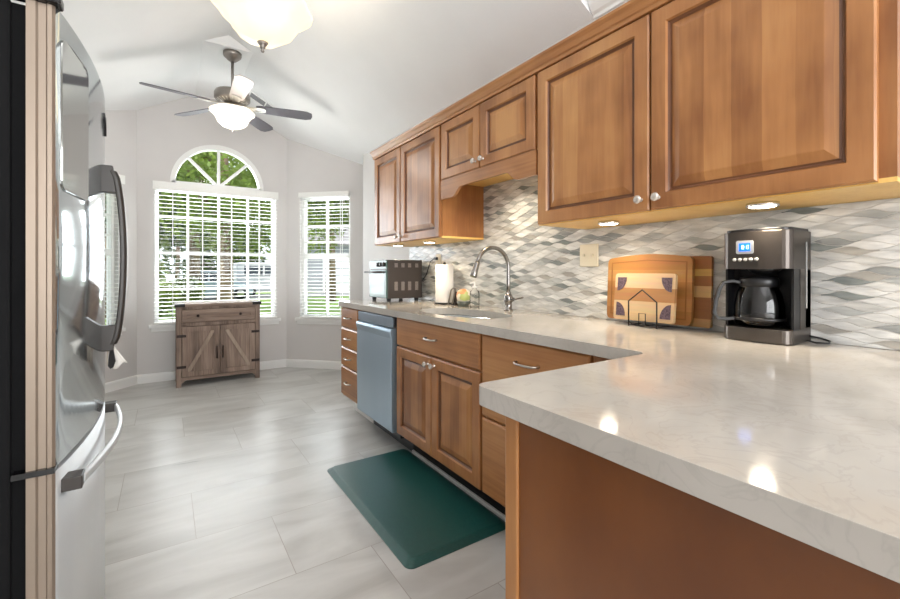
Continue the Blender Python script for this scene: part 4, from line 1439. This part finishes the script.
prism(cplan(kx0, kx1, ky0, ky1), .918, .962, cmm, 'base', cm)
prism(cplan(kx0, kx1, ky0, ky1), 1.160, 1.286, cmm, 'brew_head', cm)
prism(cplan(kx0 + .006, kx1 - .004, ky0 + .006, ky1 - .006), 1.286, 1.295, M['black'], 'lid', cm)
prism([(kx1 - .05, ky0), (kx1, ky0), (kx1, ky1), (kx1 - .05, ky1)], .962, 1.160, M['black'], 'back_column', cm)
for ya_ in (ky0, ky1 - .008):
    mb = MB(); mb.box(kx0 + .035, kx0 + .084, ya_ + .001, ya_ + .008, .962, 1.160); build(mb, 'black_pillar', M['black'], cm)
    mb = MB(); mb.box(kx0 + .085, kx1 - .001, ya_, ya_ + .008, .962, 1.160); build(mb, 'side_panel', cmm, cm)
mb = MB(); mb.box(kx1 - .045, kx1 - .038, ky0 - .002, ky0 + .001, 1.03, 1.25); build(mb, 'water_gauge', mat('gauge_clear', rgb(170, 172, 172), .2), cm)
# display, buttons on the -X front (bow ~ .008)
fx_ = kx0 - .0075
mb = MB(); yc = .663
mb.poly(rrect(yc - .026, yc + .026, 1.211, 1.256, .006, 4), [], lambda u, v, w: (fx_ - w, u, v), .004)
db = build(mb, 'display_bezel', mat('silver_bezel', rgb(196, 198, 204), .3, .7), cm)
mb = MB(); mb.poly(rect(yc - .017, yc + .017, 1.220, 1.247), [], lambda u, v, w: (fx_ - .004 - w, u, v), .0008)
sc_ = build(mb, 'lcd_screen', mat('blue_lcd', rgb(20, 90, 220), .2, emit=rgb(20, 100, 240), estr=.9), db)
mb = MB()
seg = {'1': 'bc', '0': 'abcdef', '3': 'abcdg', '8': 'abcdefg', '5': 'acdfg'}


def digit(ch, yl, z0, w=.0042, h=.0125):
    # y decreases to the viewer's right
    S = {'a': ((0, h), (w, h)), 'b': ((w, h / 2), (w, h)), 'c': ((w, 0), (w, h / 2)), 'd': ((0, 0), (w, 0)), 'e': ((0, 0), (0, h / 2)), 'f': ((0, h / 2), (0, h)), 'g': ((0, h / 2), (w, h / 2))}
    for s_ in seg[ch]:
        (u0, v0), (u1, v1) = S[s_]
        mb.bar((fx_ - .0051, yl - u0, z0 + v0), (fx_ - .0051, yl - u1, z0 + v1), .0011, .0011, up=(1, 0, 0))


for ch, dy in zip('1013', (.0125, .0065, -.0020, -.0080)):
    digit(ch, yc + dy, 1.2275)
mb.box(fx_ - .0056, fx_ - .0048, yc + .0002 - .0005, yc + .0007, 1.231, 1.2325); mb.box(fx_ - .0056, fx_ - .0048, yc - .0003, yc + .0007, 1.236, 1.2375)
build(mb, 'time_digits', mat('lcd_digits', rgb(190, 230, 255), .3, emit=rgb(190, 230, 255), estr=.9), sc_)
for k in range(5):
    y = .695 - k * .0165
    mb = MB(); mb.lathe((fx_ + .001, y, 1.192), [(.006, 0), (.006, -.003), (.0045, -.005), (0, -.005)], 16, 'x'); build(mb, 'button', mat('silver_button', rgb(206, 204, 200), .25, .6), cm)
mb = MB(); mb.lathe((1.715, .637, 0), [(.03, 1.143), (.045, 1.155), (.05, 1.161)], 24); build(mb, 'drip_spout', M['black'], cm)
mb = MB(); mb.tube([(kx1 - .01, ky0 + .001, .935), (kx1 - .006, ky0 - .03, .93), (kx1 - .0, ky0 - .05, .922), (kx1 - .03, ky0 - .055, .919), (kx1 - .05, ky0 - .03, .919), (kx1 - .03, ky0 + .001, .922)], .003, 6)
build(mb, 'power_cord', M['black'], cm)
# carafe
ccx, ccy = 1.712, .652
ca = empty('glass_carafe', (ccx, ccy, .963), 'empty glass carafe with black handle sitting inside the coffee maker', 'carafe')
mb = MB()
mb.lathe((ccx, ccy, .963), [(.0, .0015), (.055, .0015), (.069, .009), (.0745, .035), (.073, .075), (.066, .112), (.054, .138), (.052, .146), (.050, .146), (.052, .137), (.064, .111), (.071, .075), (.0725, .035), (.067, .011), (.054, .0035), (0, .0035)], 36)
build(mb, 'glass_body', M['carafe'], ca)
mb = MB(); mb.lathe((ccx, ccy, .963), [(.0535, .136), (.058, .140), (.058, .158), (.054, .168), (.0, .174)], 36)
build(mb, 'lid', M['black'], ca)
mb = MB(); mb.lathe((ccx, ccy, .963), [(.0735, .022), (.0765, .022), (.0765, .032), (.0752, .032), (.0735, .022)], 36)
build(mb, 'lower_band', M['black'], ca)
hd = Vector((-.62, .78, 0)).normalized()
mb = MB(); c0 = Vector((ccx, ccy, .963))
pth = [(.056, .150), (.080, .156), (.108, .150), (.120, .128), (.131, .085), (.136, .040), (.126, .024), (.098, .022), (.072, .026)]
P_ = [c0 + hd * a + Vector((0, 0, b_)) for a, b_ in pth]
sdv = Vector((0, 0, 1)).cross(hd)
vs = []
for i, p in enumerate(P_):
    t_ = (P_[min(i + 1, len(P_) - 1)] - P_[max(i - 1, 0)]).normalized(); nv = t_.cross(sdv).normalized()
    for a, b_ in ((-1, -1), (1, -1), (1, 1), (-1, 1)):
        vs.append(p + sdv * .009 * a + nv * .006 * b_)
fs = [(i * 4 + k, i * 4 + (k + 1) % 4, (i + 1) * 4 + (k + 1) % 4, (i + 1) * 4 + k) for i in range(len(P_) - 1) for k in range(4)]
fs += [(0, 1, 2, 3), tuple(len(vs) - 4 + k for k in range(4))]
mb.add(vs, fs)
build(mb, 'handle', M['black'], ca, bevel=.003)

# ------------------------------------------------------------ outdoors
random.seed(11)
grass = mottled('lawn_grass', rgb(112, 140, 60), rgb(140, 164, 84), 6, .9)
mb = MB(); mb.box(-40, 60, 5.9, 70, -.45, -.30)
structure(mb, 'lawn', grass, 'sunlit lawn outside', loc=(0, 10, -.3))
mb = MB(); mb.box(1.2, 20, 25.5, 30.5, -.30, -.285)
structure(mb, 'driveway', mottled('concrete_drive', rgb(140, 138, 132), rgb(158, 155, 150), 2, .9), 'pale concrete driveway', loc=(9, 28, -.3))

bark = mottled('bark', rgb(96, 78, 64), rgb(150, 128, 108), 8, .9, stretch=(1, 1, .25))
bark_pale = mottled('pale_bark', rgb(150, 138, 124), rgb(206, 198, 186), 6, .9, stretch=(1, 1, .3))


def leafmat(name, a, b_):
    m = mottled(name, rgb(*a), rgb(*b_), 1.2, .55, contrast=(.3, .7))
    bb = m.node_tree.nodes['Principled BSDF']
    t, N, L, b = nt(m)
    tr = N.new('ShaderNodeBsdfTranslucent'); tr.inputs[0].default_value = rgb(*[min(255, int(v * 1.15)) for v in b_])
    mx = N.new('ShaderNodeMixShader'); mx.inputs[0].default_value = .35
    L.new(b.outputs[0], mx.inputs[1]); L.new(tr.outputs[0], mx.inputs[2]); L.new(mx.outputs[0], N['Material Output'].inputs[0])
    return m


leafA = leafmat('leaves_bright', (48, 66, 26), (134, 152, 72))
leafB = leafmat('leaves_deep', (26, 38, 20), (78, 98, 52))


def leaves(mb, centers, n, size):
    for i in range(n):
        c, r = random.choice(centers)
        d = Vector((random.gauss(0, 1), random.gauss(0, 1), random.gauss(0, 1))).normalized()
        p = Vector(c) + Vector((d.x * r[0], d.y * r[1], d.z * r[2])) * random.uniform(.55, 1.0)
        a = Vector((random.gauss(0, 1), random.gauss(0, 1), random.gauss(0, .6))).normalized()
        b_ = a.cross(Vector((random.gauss(0, 1), random.gauss(0, 1), random.gauss(0, 1)))).normalized()
        s_ = size * random.uniform(.6, 1.3)
        mb.add([p - a * s_, p + b_ * s_ * .45, p + a * s_, p - b_ * s_ * .45], [(0, 1, 2, 3)])


def tree(x, y, h, cr_, lm, bm_, trunk_r, label, n=2600, size=.16, low=.45):
    z0 = -.3
    root = empty('garden_tree', (x, y, z0), label, 'tree', 'trees beyond the windows')
    mb = MB()
    k = random.uniform(-.3, .3)
    mb.tube([(x, y, z0), (x + .05 * k, y, z0 + h * .3), (x + k, y + .1, z0 + h * .62)], [trunk_r * 1.25, trunk_r, trunk_r * .55], 10)
    for j in range(4):
        a = random.uniform(0, 2 * pi); b0 = z0 + h * random.uniform(.3, .5)
        mb.tube([(x + k * .5, y, b0), (x + .5 * cr_ * cos(a), y + .5 * cr_ * sin(a), b0 + h * .22), (x + .8 * cr_ * cos(a), y + .8 * cr_ * sin(a), b0 + h * .3)], [trunk_r * .5, trunk_r * .3, trunk_r * .12], 7)
    build(mb, 'trunk', bm_, root)
    cs = []
    for j in range(9):
        a = random.uniform(0, 2 * pi); q = random.uniform(.1, .75) * cr_
        cs.append(((x + q * cos(a), y + q * sin(a), z0 + h * random.uniform(low, .92)), (cr_ * .55, cr_ * .55, h * .13)))
    mb = MB(); leaves(mb, cs, n, size)
    build(mb, 'foliage', lm, root)
    return root


tree(1.25, 12.2, 7.5, 2.4, leafA, bark, .17, 'brown-trunked tree with bright leaves in the middle of the large window', n=12000, size=.07, low=.33)
tree(3.15, 15.5, 8.0, 2.6, leafA, bark, .14, 'slim tree left of the white van', n=11000, size=.075, low=.32)
tree(-1.6, 17.5, 8.5, 3.0, leafB, bark, .2, 'dark tree at the left side of the large window', n=9000, size=.10, low=.3)
tree(5.1, 13.2, 7.0, 2.3, leafA, bark_pale, .16, 'pale-trunked tree seen through the narrow right window', n=9000, size=.075, low=.36)
tree(1.0, 22, 11, 3.6, leafB, bark, .24, 'tall dark tree behind the bright one', n=9000, size=.14, low=.25)
tree(6.8, 21, 10, 3.4, leafB, bark, .22, 'tall tree above the neighbouring house', n=8000, size=.14, low=.42)
tree(-8.5, 20, 9.5, 3.4, leafB, bark, .22, 'tree beyond the window hidden by the refrigerator', n=3500, size=.2, low=.25)
for i, (x, y, w, h) in enumerate(((-3.0, 33, 4.4, 7.0), (3.6, 42, 5.0, 10.0), (14.5, 43, 5.5, 10.5), (-12.5, 33, 4.6, 8))):
    root = empty('tree_thicket', (x, y, -.3), ('dense green thicket beyond the lawn at far left', 'tall dense thicket behind the parked cars', 'tall dense thicket behind the white house',
                                              'dense thicket hidden mostly by the wall')[i], 'thicket', 'background greenery')
    mb = MB()
    cs = [((x + random.uniform(-w, w) * .55, y + random.uniform(-1, 1), random.uniform(.1, .85) * h), (w * .4, 1.6, h * .2)) for j in range(16)]
    leaves(mb, cs, 5500, .34)
    build(mb, 'foliage', leafB if i % 2 else leafA, root)
    mb = MB()
    for j in range(5):
        xx = x + random.uniform(-w, w) * .6; mb.tube([(xx, y, -.3), (xx + .2, y, h * .6)], [.16, .08], 8)
    build(mb, 'stems', bark, root)
# shrub with pale flowers at the left
for (x, y, r, lb) in ((-.4, 16.5, .9, 'rounded pale-flowering shrub on the lawn at the left'), (.75, 21.5, .7, 'small green shrub left of the parked car')):
    root = empty('garden_shrub', (x, y, -.3), lb, 'shrub')
    mb = MB(); leaves(mb, [((x, y, .35), (r, r, .62))], 1500, .09); build(mb, 'foliage', leafA, root)
    mb = MB(); leaves(mb, [((x, y, .42), (r * 1.02, r * 1.02, .66))], 350, .06); build(mb, 'blossoms', mat('pale_blossom', rgb(236, 240, 226), .8), root)
    mb = MB(); mb.tube([(x, y, -.3), (x, y, .2)], .06, 8); build(mb, 'stem', bark, root)


def vehicle(x, y, Lx, W, H, body, label, van=False):
    root = empty('parked_van' if van else 'parked_car', (x, y, -.285), label, 'van' if van else 'car')
    z0 = -.285
    if van:
        prof = [(-.5, .14), (.5, .14), (.5, .45), (.44, .52), (.33, .96), (.28, 1.0), (-.48, 1.0), (-.5, .93)]
    else:
        prof = [(-.5, .16), (.5, .16), (.5, .42), (.46, .54), (.26, .60), (.12, .96), (.05, 1.0), (-.30, 1.0), (-.42, .66), (-.5, .62)]
    mb = MB(); mb.poly([(x + u * Lx, z0 + v * H) for u, v in prof], [], lambda u, v, w: (u, y - W / 2 + w, v), W)
    bo = build(mb, 'body', body, root, bevel=.06, seg=3, angle=20)
    gl = mat('car_window', rgb(40, 48, 56), .08)
    wins = [[(-.40, .62), (-.40, .90), (-.12, .90), (-.12, .62)], [(-.09, .62), (-.09, .90), (.20, .90), (.29, .62)]] if van else [[(-.36, .64), (-.27, .93), (-.12, .93), (-.12, .64)], [(-.10, .64), (-.10, .93), (.05, .93), (.19, .64)]]
    for wv in wins:
        mb = MB(); mb.poly([(x + u * Lx, z0 + v * H) for u, v in wv], [], lambda u, v, w: (u, y - W / 2 - .012 + w, v), .02)
        build(mb, 'window', gl, root)
    for u in (-.31, .32):
        for yy in (y - W / 2 + .0, y + W / 2 - .2):
            mb = MB(); mb.lathe((x + u * Lx, yy - .02, z0 + .32), [(.0, 0), (.20, 0), (.32, .02), (.32, .2), (0, .2)], 22, 'y')
            wh = build(mb, 'wheel', M['black'], root)
            mb = MB(); mb.lathe((x + u * Lx, yy - .03, z0 + .32), [(.0, 0), (.17, .0), (.19, .015)], 14, 'y'); build(mb, 'hubcap', M['nickel'], wh)


vehicle(2.2, 25.9, 3.4, 1.7, 1.5, mat('blue_white_paint', rgb(170, 182, 200), .3), 'pale blue-white parked car seen through the blind left of the white van')
vehicle(5.2, 28.2, 3.6, 1.9, 2.0, mat('white_paint', rgb(190, 190, 192), .3), 'white van parked at the right of the large window', van=True)

hs = empty('neighbour_house', (13, 34, -.3), 'low white neighbouring house with grey roof and lap siding beyond the driveway', 'house')
mb = MB(); mb.box(8.0, 20, 31.5, 38, -.3, 3.2)
for k in range(16):
    mb.box(7.97, 20, 31.47, 31.5, -.3 + k * .215, -.3 + k * .215 + .19)
build(mb, 'siding', mat('white_siding', rgb(150, 152, 156), .7), hs)
mb = MB(); mb.poly([(31.0, 3.2), (38.5, 3.2), (34.7, 5.0)], [], lambda u, v, w: (7.6 + w, u, v), 12.8); build(mb, 'roof', mat('grey_shingle', rgb(128, 124, 122), .9), hs)
mb = MB(); mb.poly(rect(9.6, 12.4, -.28, 2.1), [rect(9.75, 12.25, -.20, 1.95)], lambda u, v, w: (u, 31.42 + w, v), .06); gd = build(mb, 'garage_door_frame', M['white'], hs)
mb = MB()
for k in range(4):
    mb.box(9.76, 12.24, 31.43, 31.46, -.2 + k * .54, -.2 + k * .54 + .50)
build(mb, 'garage_door', mat('garage_grey', rgb(206, 208, 210), .6), hs)
for x0 in (14.0, 16.4):
    mb = MB(); mb.poly(rect(x0, x0 + 1.0, .8, 2.2), [rect(x0 + .08, x0 + .92, .88, 2.12)], lambda u, v, w: (u, 31.42 + w, v), .06); wf = build(mb, 'window_frame', M['white'], hs)
    mb = MB(); mb.box(x0 + .08, x0 + .92, 31.45, 31.46, .88, 2.12); build(mb, 'pane', mat('house_glass', rgb(70, 82, 92), .1), wf)
